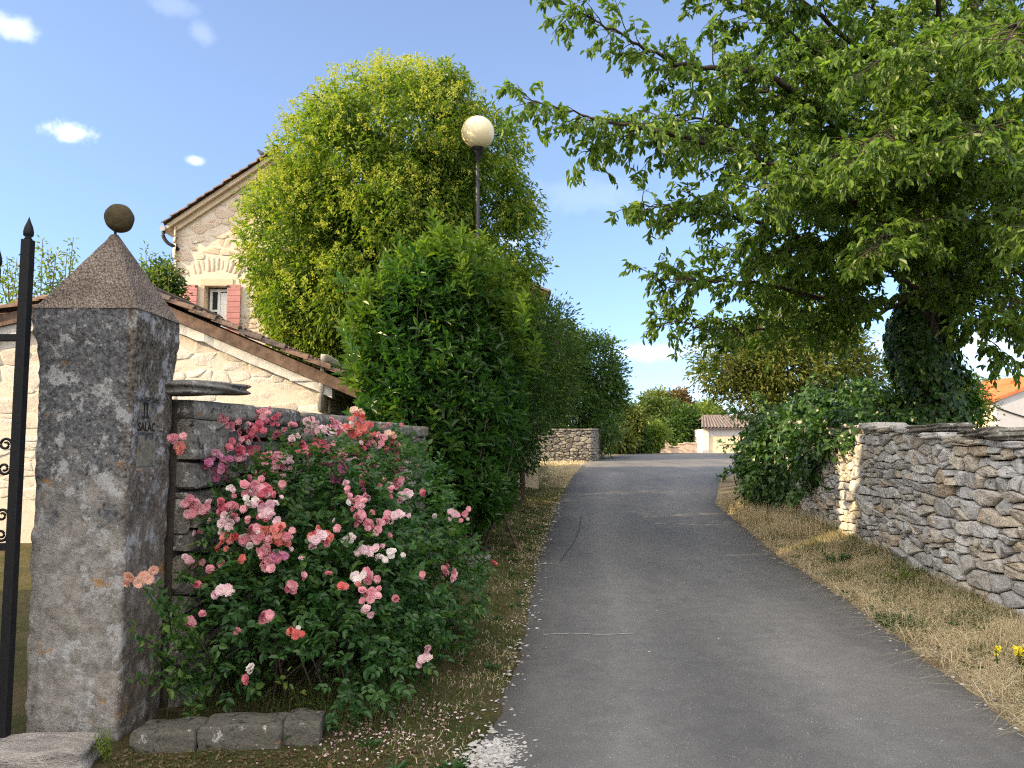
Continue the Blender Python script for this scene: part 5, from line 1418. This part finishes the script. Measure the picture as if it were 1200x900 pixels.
FL = """309,484,k3 297,505,d3 320,498,d3 327,507,k2 264,494,k2 274,500,k2 267,522,d2 281,526,d2 297,527,d2 250,538,m3 264,538,m2 258,554,m3 284,536,p2 318,534,k3 333,542,p3 353,528,d3 365,532,k2 344,513,p2 362,500,p3 379,503,p2 394,498,k3 400,508,k2 374,520,d2 387,525,k2 417,485,o2 418,496,c4 412,505,c3 427,505,c3 456,511,o2 442,513,k3 428,526,d3 432,535,k3 463,525,d3 460,538,d3 467,549,k2 473,547,p2 402,534,k2 383,542,m2 404,547,m3 411,541,p2 393,556,m3 419,549,k2 428,549,k3 431,558,k2 467,566,k2 472,580,p2 299,570,k3 311,575,d2 293,588,w2 313,594,p3 314,604,p2 229,591,k3 240,599,k2 244,590,p1 265,597,d3 276,596,k2 263,614,p3 265,635,c3 297,622,k2 289,634,k2 314,619,c2 312,635,k3 327,626,c3 339,629,k2 316,660,k3 327,651,m2 376,627,c3 369,631,p2 421,587,k3 423,594,p1 420,608,k2 437,613,k3 453,608,k1 462,604,p2 407,633,w2 426,644,p2 454,651,w2 444,652,w1 223,656,p2 229,662,k2 260,659,k1 421,676,w2 431,675,k2 167,682,o3 343,688,k2 260,691,p2 312,724,k2 345,745,c2 401,688,c1 434,679,k2 436,696,k3 428,714,p1 463,700,k1 525,669,k3 499,759,p1 495,772,p2 223,732,k2 546,602,k2 533,601,p2 206,515,k2 212,521,c2 294,782,w1"""
def on_bush(px, py):
    d = ray(px, py); o = np.array([0, 0, EYE]); best = None
    for c, r in RL:
        c = np.array(c); r = np.array(r) * 1.03; oo = (o - c) / r; dd = d / r; A2 = dd @ dd; B = oo @ dd; C2 = oo @ oo - 1; q = B * B - A2 * C2
        if q > 0:
            t = (-B - math.sqrt(q)) / A2
            if best is None or t < best: best = t
    if best is None: best = {True: 4.12, False: 5.6}[px < 215 and py > 600] / d[1]
    p = o + d * best
    if py < 560: p = o + d * (max(best * d[1], 5.0 + max(0, px - 280) * .006) / d[1])
    xw = wall_x(p[1]) + .06
    if p[0] < xw and p[1] > 4.7:
        for t in np.arange(best, 2, -.02):
            p = o + d * t
            if p[0] > wall_x(p[1]) + .06: break
    p = p + nrm(-d) * .03
    return p
PIX = []
for k, tok in enumerate(FL.split()):
    px, py, ks = tok.split(','); px, py = float(px), float(py); kind, size = ks[0], int(ks[1]); PIX.append((px, py, kind))
    p = on_bush(px, py)
    me = get_proto(kind, size, k % 2)
    f = bpy.data.objects.new('flower', me); COL.objects.link(f); f.parent = rb
    f.location = Vector(p) - rb.location; f.rotation_euler = (rng.normal(0, .25), rng.uniform(-.6, .6), rng.normal(.1, .4)); f.scale = [rng.uniform(.92, 1.12)] * 3
    if k < 2: pass
print('flowers', k + 1)
for o_ in [o for o in COL.objects if o.name.startswith('flower')]:
    if o_.parent is None: bpy.data.objects.remove(o_)
# the many smaller single blooms and half open buds between the clusters
V_, F_, R_, I_ = [], [], [], []; nv = 0; kinds = ['k', 'd', 'p', 'm', 'w', 'c']
for j in range(230):
    px, py, kd = PIX[rng.integers(len(PIX))]
    if py > 600 and rng.random() < .5: continue
    px += rng.normal(0, 20); py += rng.normal(4, 15)
    if px < 215 or px > 560 or py < 486 or (px < 262 and py < 610): continue
    kd = kd if rng.random() < .6 else 'kkppdw'[rng.integers(6)]
    p = on_bush(px, py); me = get_proto(kd, 1, 5 + j % 3); n = len(me.vertices); co_ = np.empty(n * 3); me.vertices.foreach_get('co', co_); co_ = co_.reshape(-1, 3) * rng.uniform(.55, .95)
    fi = np.empty(len(me.polygons) * 4, int); me.loops.foreach_get('vertex_index', fi); ra = np.empty(n); me.attributes['rnd'].data.foreach_get('value', ra)
    Rm = np.array(Matrix.Rotation(rng.normal(0, .6), 3, 'Z') @ Matrix.Rotation(rng.normal(0, .4), 3, 'X'))
    V_.append(co_ @ Rm.T + p); F_.append(fi.reshape(-1, 4) + nv); R_.append(ra); I_.append(np.full(len(fi) // 4, kinds.index(kd) if kd in kinds else 0)); nv += n
tag(mk('small_flowers', np.vstack(V_), np.vstack(F_), None, rb, True, np.concatenate(R_), None, [PETAL[KN[q]] for q in kinds], np.concatenate(I_)), None, None, None, 'stuff')
# young shoots, buds
for px, py, Y, L_, m in ((300, 640, 4.75, .3, 14), (316, 655, 4.75, .3, 14), (272, 655, 4.7, .3, 14), (500, 560, 6.4, .3, 20), (492, 545, 6.5, .3, 20), (540, 640, 5.9, .35, 26), (480, 530, 6.3, .3, 20), (330, 520, 5.4, .3, 16), (365, 515, 5.6, .3, 16), (178, 800, 4.32, .3, 14), (320, 790, 4.3, .3, 14), (176, 694, 4.14, .46, 40), (188, 716, 4.16, .4, 34), (212, 528, 5.0, .4, 30), (205, 740, 4.2, .4, 34), (182, 760, 4.16, .4, 34), (168, 688, 4.12, .5, 22), (165, 790, 4.12, .3, 26), (160, 745, 4.12, .35, 26), (440, 520, 6.2, .3, 20), (300, 505, 5.6, .35, 24), (270, 500, 5.5, .35, 24), (250, 560, 5.2, .35, 30)):
    e = at(px, py, Y); s0 = e + np.array([rng.uniform(.05, .25), .25, -L_]); q = spline([s0, (s0 + e) / 2 + rng.normal(0, .015, 3) + [0, 0, .06], e], 5); a = Acc(); a.tube(q, .0035, 4); st = a.mk('shoot', MAT['L_rose'], rb, True)
    g = rng.uniform(0, len(q) - 1, m); P = np.stack([np.interp(g, np.arange(len(q)), q[:, k]) for k in range(3)], -1) + rng.normal(0, .03, (m, 3)); D = rdir(m, rng) + [0, -.3, .1]
    leaf_obj('leaves', P, D, rng.normal(0, .5, (m, 3)) + [0, 0, .8], rng.uniform(.035, .06, m), .62, MAT['L_fresh'] if m < 15 else MAT['L_rose'], st, T2, F2, np.clip(rng.normal(.75, .2, m), 0, 1), rng=rng)

# ------------------------------------------------------------------ grasses
def blades(x, y, h, w, rng, lean=.35, z=None):
    n = len(x); z = ground(x, y) if z is None else z; an = rng.uniform(0, 2 * PI, n); le = np.abs(rng.normal(0, lean, n)); az = rng.uniform(0, 2 * PI, n)
    b = np.stack([x, y, z - .01], -1); s = np.stack([np.cos(an), np.sin(an), np.zeros(n)], -1) * (w / 2)[:, None]
    l = np.stack([np.cos(az), np.sin(az), np.zeros(n)], -1) * (le * h)[:, None]; u = np.array([0, 0, 1.])
    m = b + l * .35 + u * (h * .58)[:, None]; t = b + l * 1.1 + u * (h * np.clip(1 - le * .55, .12, 1))[:, None]
    V = np.stack([b - s, b + s, m + s * .7, m - s * .7, t], 1).reshape(-1, 3); i = np.arange(n)[:, None] * 5
    return V, [i + np.array([[0, 1, 2, 3]]), i + np.array([[3, 2, 4]])]
def grass(name, label, x, y, h, w, mat, rng, lean, cl=None):
    V, F = blades(x, y, h, w, rng, lean); n = len(x)
    R = np.clip(rng.normal(.5, .24, n), 0, 1)
    return tag(mk(name, V, F, mat, None, False, np.repeat(R, 5)), label, 'grass', None, 'stuff')
rng = np.random.default_rng(800)
def wx(y): return np.interp(y, [q[1] for q in RW], [q[0] for q in RW])
def clump(n, y0, y1, fx, sig, rng, ncl):
    cy = rng.uniform(y0 ** .5, y1 ** .5, ncl) ** 2; cx = fx(cy, rng.random(ncl)); k = rng.integers(ncl, size=n)
    return cx[k] + rng.normal(0, sig, n), cy[k] + rng.normal(0, sig, n)
def inR(x, y): return (x > XR(y) + .03) & (x < wx(y) + .05) & (y > 3.2)
fxR = lambda cy, u: XR(cy) + .08 + u * (wx(cy) - XR(cy) - .05)
x, y = clump(40000, 3.4, 13.5, fxR, .07, rng, 760); k = inR(x, y); x, y = x[k], y[k]; n = len(x)
# taller straw away from the road edge and close to the viewer
tall = np.clip((x - XR(y)) / .9, .25, 1.) * np.where((y < 6.6) & (x > 3.5), 1.45, 1.)
patch = .6 + .55 * np.sin(x * 4.1 + 1) * np.sin(y * 2.7 + .5)
grass('dry_grass', 'dry straw coloured grass on the right verge at the foot of the wall', x, y, (rng.gamma(3, .02, n) + .015) * tall * np.clip(patch * 1.2, .25, 1.5), rng.uniform(.0025, .0055, n), MAT['G_straw'], rng, .75)
# flattened straw
x, y = clump(30000, 3.4, 13.5, fxR, .12, rng, 800); k = inR(x, y); x, y = x[k], y[k]; n = len(x)
grass('straw_litter', 'flattened dry straw lying over the right verge', x, y, rng.uniform(.05, .17, n), rng.uniform(.0025, .005, n), MAT['G_straw'], rng, 2.6)
x, y = clump(24000, 3.9, 17, lambda cy, u: XR(cy) + .2 + u ** .7 * (wx(cy) - XR(cy) - .1), .10, rng, 190); k = (x > XR(y) + .1) & (x < wx(y) + .1); x, y = x[k], y[k]; n = len(x)
grass('green_grass', 'green grass growing through the straw towards the ivy', x, y, rng.uniform(.03, .17, n) * np.interp(y, [4, 9, 12], [.6, 1, 1.3]), rng.uniform(.003, .007, n), MAT['G_green'], rng, .6)
x, y = clump(9000, 11.5, 17.5, lambda cy, u: XR(cy) + .15 + u * .9, .12, rng, 160); k = (x > XR(y) + .05); x, y = x[k], y[k]; n = len(x)
grass('tall_dry_grass', 'tall straw stalks below the ivy thicket', x, y, rng.uniform(.1, .42, n), rng.uniform(.004, .008, n), MAT['G_straw'], rng, .5)
g = hit(1040, 732); n = 3600; x = g[0] + rng.normal(0, .15, n); y = g[1] + rng.normal(0, .13, n); k = x > XR(y) + .04; x, y = x[k], y[k]; n = len(x)
V, F = blades(x, y, rng.uniform(.03, .10, n), rng.uniform(.005, .009, n), rng, .6)
tag(mk('weed_patch', V, F, MAT['G_lush'], None, False, np.repeat(rng.random(n), 5), (g[0], g[1], 0)), 'round lush green weed patch in the straw at the right road edge', 'weed')

# left verge
def inL(x, y):
    return (x < XL(y) - .02) & ((x > -1.0) | (y > 4.5)) & (x > wall_x(np.clip(y, 4.75, 10)) + .05 - np.where(y > 10, 2.2, 0)) & (y > 3.3)
fxL = lambda cy, u: XL(cy) - .03 - u * np.interp(cy, [3.5, 5, 8, 14, 22, 40], [1.9, 1.5, 1.5, 1.9, 1.6, 2.2])
x, y = clump(75000, 3.5, 22, fxL, .08, rng, 1500); k = inL(x, y); x, y = x[k], y[k]; n = len(x)
grass('verge_grass', 'short mixed green and brown grass on the left verge', x, y, rng.uniform(.012, .05, n) * np.interp(y, [4, 20], [1, 1.5]), rng.uniform(.003, .006, n) * np.interp(y, [4, 20], [1, 1.8]), MAT['G_green'], rng, .9)
x, y = clump(13000, 3.5, 36, lambda cy, u: XL(cy) - .02 - u ** 1.7 * 1.3, .07, rng, 800); k = inL(x, y) | (y > 20) & (x < XL(y) - .02); x, y = x[k], y[k]; n = len(x)
grass('verge_straw', 'short dry straw along the left road edge', x, y, rng.uniform(.015, .055, n) * np.interp(y, [4, 20, 36], [1, 1.6, 3]), rng.uniform(.003, .006, n) * np.interp(y, [4, 20, 36], [1, 1.8, 3]), MAT['G_straw'], rng, 1.1)
x = rng.uniform(1.2, 6.5, 6000); y = rng.uniform(36, 54, 6000); k = x < XL(y) - .1; x, y = x[k], y[k]; n = len(x)
grass('far_verge_grass', 'dry grass by the lane end in front of the bushes', x, y, rng.uniform(.05, .16, n), rng.uniform(.015, .03, n), MAT['G_straw'], rng, .8)
x, y = clump(3000, 3.75, 4.1, lambda cy, u: -2.0 + u * 1.6, .06, rng, 90); n = len(x)
grass('verge_grass', 'sparse short grass in front of the kerb stones', x, y, rng.uniform(.01, .045, n), rng.uniform(.002, .004, n), MAT['G_green'], rng, .9)
# wispy tufts under the roses and at the kerb
x, y = clump(2000, 4.4, 5.3, lambda cy, u: -1.9 + u * 1.5, .07, rng, 50); n = len(x)
grass('kerb_weeds', 'thin dark grass under the rose bush behind the kerb stones', x, y, rng.uniform(.04, .16, n), rng.uniform(.003, .006, n), MAT['G_green'], rng, .6)

# flat weeds in the verges
wp, wd_ = [], []
for j in range(170):
    if j % 3: yy_ = 3.6 + 10 * rng.random() ** 1.4; xx_ = XR(yy_) + .12 + rng.random() * max(.2, wx(yy_) - XR(yy_) - .2)
    else: yy_ = 3.8 + 12 * rng.random(); xx_ = XL(yy_) - .1 - rng.random() * 1.1
    m = rng.integers(6, 16); an = rng.uniform(0, 6.3, m); r_ = rng.uniform(0, .03, m); z_ = float(ground(xx_, yy_))
    wp.append(np.stack([xx_ + np.cos(an) * r_, yy_ + np.sin(an) * r_, np.full(m, z_ + .015)], -1)); wd_.append(np.stack([np.cos(an), np.sin(an), rng.uniform(.1, .9, m)], -1))
wp, wd_ = np.vstack(wp), np.vstack(wd_)
tag(leaf_obj('ground_weeds', wp, wd_, rng.normal(0, .3, wp.shape) + [0, 0, 1.], rng.uniform(.03, .085, len(wp)), .36, MAT['G_lush'], None, T2, F2, None, rng=rng), 'small flat green weeds scattered through both verges', 'weeds', None, 'stuff')

# litter: petals, leaves, stones
def flakes(name, label, x, y, s, mat, rng, kind='stuff', lift=.008, mats=None, W=.8):
    n = len(x); P = np.stack([x, y, np.maximum(ground(x, y), gy(y) + .006) + lift], -1)
    d = rdir(n, rng); d[:, 2] *= .25
    V, F, R = leaf_arrays(P, d, rng.normal(0, .35, (n, 3)) + [0, 0, 1.], s, W, T2, F2, None, rng)
    return tag(mk(name, V, F, mat, None, False, R), label, 'litter', None, kind)
x = np.concatenate([rng.normal(-.75, .28, 330), rng.normal(-.55, .16, 120)]); y = np.concatenate([rng.normal(4.3, .18, 330), rng.normal(4.7, .12, 120)]); k = (x < XL(y) - .02); x, y = x[k], y[k]
flakes('fallen_petals', 'faded pink petals fallen on the verge below the rose bush', x, y, rng.uniform(.010, .022, len(x)), MAT['petalpale'], rng, lift=.012)
x, y = clump(1500, 3.6, 20, fxL, .3, rng, 700); k = inL(x, y); x, y = x[k], y[k]
flakes('fallen_leaves', 'small brown leaves scattered over the left verge', x, y, rng.uniform(.015, .045, len(x)), MAT['L_red'], rng, lift=.03, W=.5)
x = rng.uniform(-2.0, -.5, 1100); y = rng.uniform(3.7, 4.12, 1100)
flakes('fallen_leaves', 'brown leaf litter on the ground in front of the kerb stones', x, y, rng.uniform(.012, .035, len(x)), MAT['L_red'], rng, lift=.008, W=.5)
x, y = clump(900, 3.6, 14, lambda cy, u: XR(cy) + .02 + u * .4, .08, rng, 400); k = x > XR(y) - .05; x, y = x[k], y[k]
flakes('fallen_leaves', 'reddish brown leaf litter along the right road edge', x, y, rng.uniform(.015, .045, len(x)), MAT['L_red'], rng, lift=.015, W=.5)
x = rng.uniform(0, 5, 160); y = rng.uniform(4, 16, 160); k = (x > XL(y)) & (x < XR(y)); x, y = x[k], y[k]
flakes('road_specks', 'tiny pale flecks of leaf and grit scattered on the asphalt', x, y, rng.uniform(.008, .02, len(x)), MAT['petalpale'] if False else MAT['G_straw'], rng, lift=.006, W=.5)
def pebbles(name, label, x, y, s, mat, rng):
    a = Acc(); oc = np.array([(1, 0, 0), (.3, .8, 0), (-.7, .7, .1), (-1, -.1, 0), (-.3, -.9, 0), (.7, -.7, 0), (0.1, 0, .55), (0, 0, -.5)])
    F = np.array([(i, (i + 1) % 6, 6) for i in range(6)] + [((i + 1) % 6, i, 7) for i in range(6)])
    for i in range(len(x)):
        an = rng.uniform(0, 6.3); c, s_ = math.cos(an), math.sin(an); q = oc * (1 + rng.normal(0, .15, (8, 1))) * s[i] * np.array([1, rng.uniform(.5, .9), .7])
        V = np.stack([q[:, 0] * c - q[:, 1] * s_ + x[i], q[:, 0] * s_ + q[:, 1] * c + y[i], q[:, 2] + max(float(ground(x[i], y[i])), rz(y[i])) + s[i] * .15], -1); a.add(V, F, rng.random())
    o = a.mk(name, mat, None, False); return tag(o, label, 'gravel', None, 'stuff')
MAT['peb'] = stone_mat('pale chippings', [(.38, .37, .35), (.5, .49, .46), (.3, .28, .25), (.55, .54, .52)], (.1, .1, .1), .5)
yy = rng.uniform(3.6, 18, 520); xx = XL(yy) + rng.normal(-.02, .06, 520)
pebbles('pebbles', 'small pale stones along the left road edge', xx, yy, rng.gamma(2.2, .004, 520) + .003, MAT['peb'], rng)
g = hit(580, 886); n = 900
xx = g[0] + rng.normal(0, .075, n); yy = g[1] + rng.normal(0, .11, n) + .3 * (xx - g[0])
pebbles('chippings', 'patch of broken white chippings at the near left road edge', xx, yy, rng.gamma(2.5, .0028, n) + .003, MAT['peb'], rng)
yy = rng.uniform(3.8, 14, 260); xx = XR(yy) + rng.normal(.06, .08, 260)
pebbles('pebbles', 'small grey stones along the right road edge', xx, yy, rng.gamma(2, .004, 260) + .003, MAT['peb'], rng)

# a few loose stones and single plants
for k, (px, py, s, lab) in enumerate(((553, 604, .16, 'grey loose stone on the left verge beyond the roses'), (566, 611, .12, 'smaller loose stone lying beside the grey one on the left verge'), (497, 560, .1, 'upright pale stone at the foot of the laurel'))):
    g = at(px, py, 9.4 + .4 * k); a = Acc(); slab(a, (g[0], g[1], float(ground(g[0], g[1])) + s * .3), s * 2, s * 1.2, s * .8, k, rng, .2, .5, 0, 7)
    tag(a.mk('loose_stone', MAT['garden'], None, True, loc=(g[0], g[1], 0)), lab, 'loose stone')
def weed(name, label, px, py, h, mat, n, rng, spread=.06, L=.05, flower=None):
    g = hit(px, py); b = np.array([g[0], g[1], float(ground(g[0], g[1]))]); t = thing(name, label, 'weed', b); a = Acc(); P, D, T = [], [], []
    for k in range(n):
        e = b + np.array([rng.normal(0, spread), rng.normal(0, spread), h * rng.uniform(.55, 1)]); q = spline([b, (b + e) / 2 + rng.normal(0, .01, 3), e], 5); a.tube(q, np.linspace(.0035, .0015, len(q)), 4); T.append(e)
        m = 9; gg = rng.uniform(.2, 1, m) * (len(q) - 1); P.append(np.stack([np.interp(gg, np.arange(len(q)), q[:, j]) for j in range(3)], -1)); D.append(rdir(m, rng) + [0, 0, .5])
    a.mk('stems', mat, t); P = np.vstack(P); D = np.vstack(D)
    leaf_obj('leaves', P, D, rng.normal(0, .5, (len(P), 3)) + [0, 0, .8], L * rng.uniform(.6, 1.1, len(P)), .35, mat, t, rng=rng)
    if flower:
        T = np.array(T); m = 26
        for tt in T: q = tt + rng.normal(0, .016, (m, 3)); leaf_obj('flower_head', q, rdir(m, rng), rdir(m, rng), .022, .8, flower, t, rng=rng)
yel = M('yellow flower petals', .6, .2); yel.color((.75, .62, .03)); MAT['yel'] = yel.m
weed('weed', 'sunlit thin weed growing between the rough block and the kerb stones', 128, 896, .16, MAT['L_fresh'], 7, rng, .06, .035)
weed('yellow_wildflower', 'yellow wildflower clump in the straw at the foot of the right wall', 1198, 790, .2, MAT['G_green'], 6, rng, .05, .05, MAT['yel'])
weed('yellow_wildflower', 'single thin yellow flower stalk in the straw left of the clump', 1168, 790, .22, MAT['G_green'], 1, rng, .01, .04, MAT['yel'])
weed('weed', 'low green weed on the right verge below the lit wall corner', 985, 668, .16, MAT['G_lush'], 12, rng, .12, .06)
weed('weed', 'leafy weed at the foot of the right wall beside the gap stones', 1060, 690, .2, MAT['L_fresh'], 9, rng, .12, .05)
rg_ = hit(579, 668)
f = bpy.data.objects.new('fallen_flower', get_proto('c', 1, 0)); COL.objects.link(f); f.location = (rg_[0], rg_[1], float(ground(rg_[0], rg_[1])) + .03); f.rotation_euler = (-.9, 0, .3); f.scale = (1.1, 1.1, 1.1)
tag(f, 'single coral rose flower fallen on the verge grass', 'flower')
# ------------------------------------------------------------------ unseen house added out of frame to shade the lane
MAT['bounce_coat'] = plain('white limewash', (.8, .78, .74), .9, .1, 0, .05, 2, .1)  # whitened so the unseen house bounces light onto the right wall
nb = thing('shade_house', 'added unseen house left of the gate that shades the lane', 'house', (-12, -1, 0))
a = Acc(); x0, x1, y0, y1, ze, zr_ = -15.6, -8.4, -9., 4.2, 8.6, 10.9
a.prism([(x0, y0, -.2), (x1, y0, -.2), (x1, y0, ze), ((x0 + x1) / 2, y0, zr_ - .1), (x0, y0, ze)], (0, y1 - y0, 0)); a.mk('wall', MAT['bounce_coat'], nb)
for sg in (-1, 1):
    a = Acc(); xm_ = (x0 + x1) / 2; xe = xm_ + sg * 4.0
    a.prism([(xm_, y0 - .3, zr_), (xe, y0 - .3, ze - .1), (xe, y0 - .3, ze + .05), (xm_, y0 - .3, zr_ + .15)], (0, y1 - y0 + .6, 0)); a.mk('roof', MAT['orangetile'], nb)

# ------------------------------------------------------------------ sun, sky, camera
SUN_AZ, SUN_EL = math.radians(19), math.radians(26)     # azimuth measured from -X towards -Y (behind the viewer)
sdir = Vector((-math.cos(SUN_AZ) * math.cos(SUN_EL), -math.sin(SUN_AZ) * math.cos(SUN_EL), math.sin(SUN_EL)))
sl = bpy.data.lights.new('sun', 'SUN'); sl.energy = 5.0; sl.angle = math.radians(.53); sl.color = (1.0, .77, .46)
so = bpy.data.objects.new('sun', sl); COL.objects.link(so); so.rotation_euler = sdir.to_track_quat('Z', 'Y').to_euler(); so.location = (-30, -8, 20)

w = bpy.data.worlds.new('World'); scene.world = w; w.use_nodes = True
nt = w.node_tree; bg = nt.nodes['Background']; bg.inputs[1].default_value = .15
sky = nt.nodes.new('ShaderNodeTexSky'); sky.sky_type = 'NISHITA'; sky.sun_disc = False
sky.sun_elevation = SUN_EL; sky.sun_rotation = math.atan2(sdir.x, sdir.y)
sky.altitude = 200; sky.air_density = .85; sky.dust_density = .6; sky.ozone_density = 3.0
def N(ty, **k):
    x = nt.nodes.new(ty)
    for a_, b_ in k.items(): setattr(x, a_, b_)
    return x
def mth(op, a_, b_=0.):
    x = N('ShaderNodeMath', operation=op)
    for s_, v in ((x.inputs[0], a_), (x.inputs[1], b_)):
        if isinstance(v, (int, float)): s_.default_value = v
        else: nt.links.new(v, s_)
    return x.outputs[0]
tc = N('ShaderNodeTexCoord')
nz = N('ShaderNodeTexNoise'); nz.inputs['Scale'].default_value = 30; nz.inputs['Detail'].default_value = 9; nz.inputs['Roughness'].default_value = .6
nt.links.new(tc.outputs['Generated'], nz.inputs['Vector'])
nz2 = N('ShaderNodeTexNoise'); nz2.inputs['Scale'].default_value = 5; nz2.inputs['Detail'].default_value = 6
mp = N('ShaderNodeMapping'); mp.inputs['Scale'].default_value = (1, 1, 3.5); nt.links.new(tc.outputs['Generated'], mp.inputs[0]); nt.links.new(mp.outputs[0], nz2.inputs['Vector'])
mask = None
def dot(v):
    x = N('ShaderNodeVectorMath', operation='DOT_PRODUCT'); nt.links.new(tc.outputs['Generated'], x.inputs[0]); x.inputs[1].default_value = v; return x.outputs['Value']
for px, py, sx, sy_, amt, nzk in ((14, 32, 16, 8, .45, 1.0), (84, 156, 15, 9, .95, 1.2), (228, 188, 7, 4, .5, .6), (236, 38, 8, 9, .12, 1.), (200, 5, 20, 8, .10, 1.), (770, 412, 62, 8, .35, .8), (1165, 408, 90, 16, .5, .9), (870, 470, 60, 20, .22, 1), (600, 285, 10, 12, .25, 1), (690, 230, 60, 16, .08, 1)):
    d = nrm(ray(px, py)); r = nrm(np.cross(d, [0, 0, 1.])); u = np.cross(r, d); s_ = 1 / 900.
    # work with direction offsets from the cloud centre
    xx = mth('DIVIDE', dot(tuple(r)), sx * s_); yy = mth('DIVIDE', dot(tuple(u)), sy_ * s_)
    q = mth('ADD', mth('MULTIPLY', xx, xx), mth('MULTIPLY', yy, yy))
    q = mth('ADD', mth('SQRT', q), mth('MULTIPLY', mth('SUBTRACT', nz.outputs[0], .5), 3.2 * nzk))
    rmp = N('ShaderNodeMapRange'); rmp.interpolation_type = 'SMOOTHSTEP'
    rmp.inputs[1].default_value = 1.7; rmp.inputs[2].default_value = .2; rmp.inputs[3].default_value = 0; rmp.inputs[4].default_value = amt
    nt.links.new(q, rmp.inputs[0])
    front = mth('GREATER_THAN', dot(tuple(d)), .5)
    o_ = mth('MULTIPLY', rmp.outputs[0], front)
    mask = o_ if mask is None else mth('MAXIMUM', mask, o_)
CLOUD = (6.2, 6.4, 6.8)
# unseen bright cloud overhead, behind and left, added as fill light
sep = N('ShaderNodeSeparateXYZ'); nt.links.new(tc.outputs['Generated'], sep.inputs[0])
sv = mth('SUBTRACT', mth('SUBTRACT', mth('MULTIPLY', sep.outputs[2], .9), mth('MULTIPLY', sep.outputs[0], .5)), mth('MULTIPLY', sep.outputs[1], .8))
rm = N('ShaderNodeMapRange'); rm.interpolation_type = 'SMOOTHSTEP'; rm.inputs[1].default_value = .25; rm.inputs[2].default_value = .75; nt.links.new(sv, rm.inputs[0])
n3 = N('ShaderNodeMapRange'); n3.inputs[1].default_value = .35; n3.inputs[2].default_value = .55; n3.inputs[3].default_value = .35; nt.links.new(nz2.outputs[0], n3.inputs[0])
rear = mth('MULTIPLY', rm.outputs[0], n3.outputs[0])
FILL_CLOUD = (12.3, 11.5, 10.6)
tint = N('ShaderNodeMix', data_type='RGBA', blend_type='MULTIPLY'); tint.inputs[0].default_value = 1; nt.links.new(sky.outputs[0], tint.inputs[6]); 
se2 = N('ShaderNodeSeparateXYZ'); nt.links.new(tc.outputs['Generated'], se2.inputs[0])
tr_ = N('ShaderNodeValToRGB'); tr_.color_ramp.elements[0].position = 0; tr_.color_ramp.elements[0].color = (.74, .80, .98, 1); tr_.color_ramp.elements[1].position = .4; tr_.color_ramp.elements[1].color = (.98, .98, 1.0, 1); nt.links.new(se2.outputs[2], tr_.inputs[0]); nt.links.new(tr_.outputs[0], tint.inputs[7])
hzm = N('ShaderNodeMix', data_type='RGBA'); hzm.inputs[0].default_value = .09; nt.links.new(tint.outputs[2], hzm.inputs[6]); hzm.inputs[7].default_value = (4.2, 4.5, 5.0, 1)
mr = N('ShaderNodeMix', data_type='RGBA'); nt.links.new(rear, mr.inputs[0]); nt.links.new(hzm.outputs[2], mr.inputs[6]); mr.inputs[7].default_value = (*FILL_CLOUD, 1)
mx = N('ShaderNodeMix', data_type='RGBA'); nt.links.new(mask, mx.inputs[0]); nt.links.new(mr.outputs[2], mx.inputs[6]); mx.inputs[7].default_value = (*CLOUD, 1)
nt.links.new(mx.outputs[2], bg.inputs[0])

cam = bpy.data.cameras.new('camera'); co = bpy.data.objects.new('camera', cam); COL.objects.link(co)
cam.sensor_width = 36; cam.lens = 27; cam.clip_end = 5000; cam.clip_start = .05
co.location = (0, 0, EYE); co.rotation_euler = (PI / 2 + PITCH, 0, 0)
scene.camera = co
vs = scene.view_settings; vs.view_transform = 'Standard'; vs.look = 'None'; vs.gamma = 1; vs.exposure = 1.05; vs.use_curve_mapping = False
scene.render.engine = 'CYCLES'
scene.cycles.max_bounces = 6; scene.cycles.diffuse_bounces = 3; scene.cycles.glossy_bounces = 2; scene.cycles.transmission_bounces = 4; scene.cycles.transparent_max_bounces = 4
scene.cycles.use_denoising = False; scene.cycles.denoising_prefilter = 'NONE'; scene.cycles.filter_width = 1.2
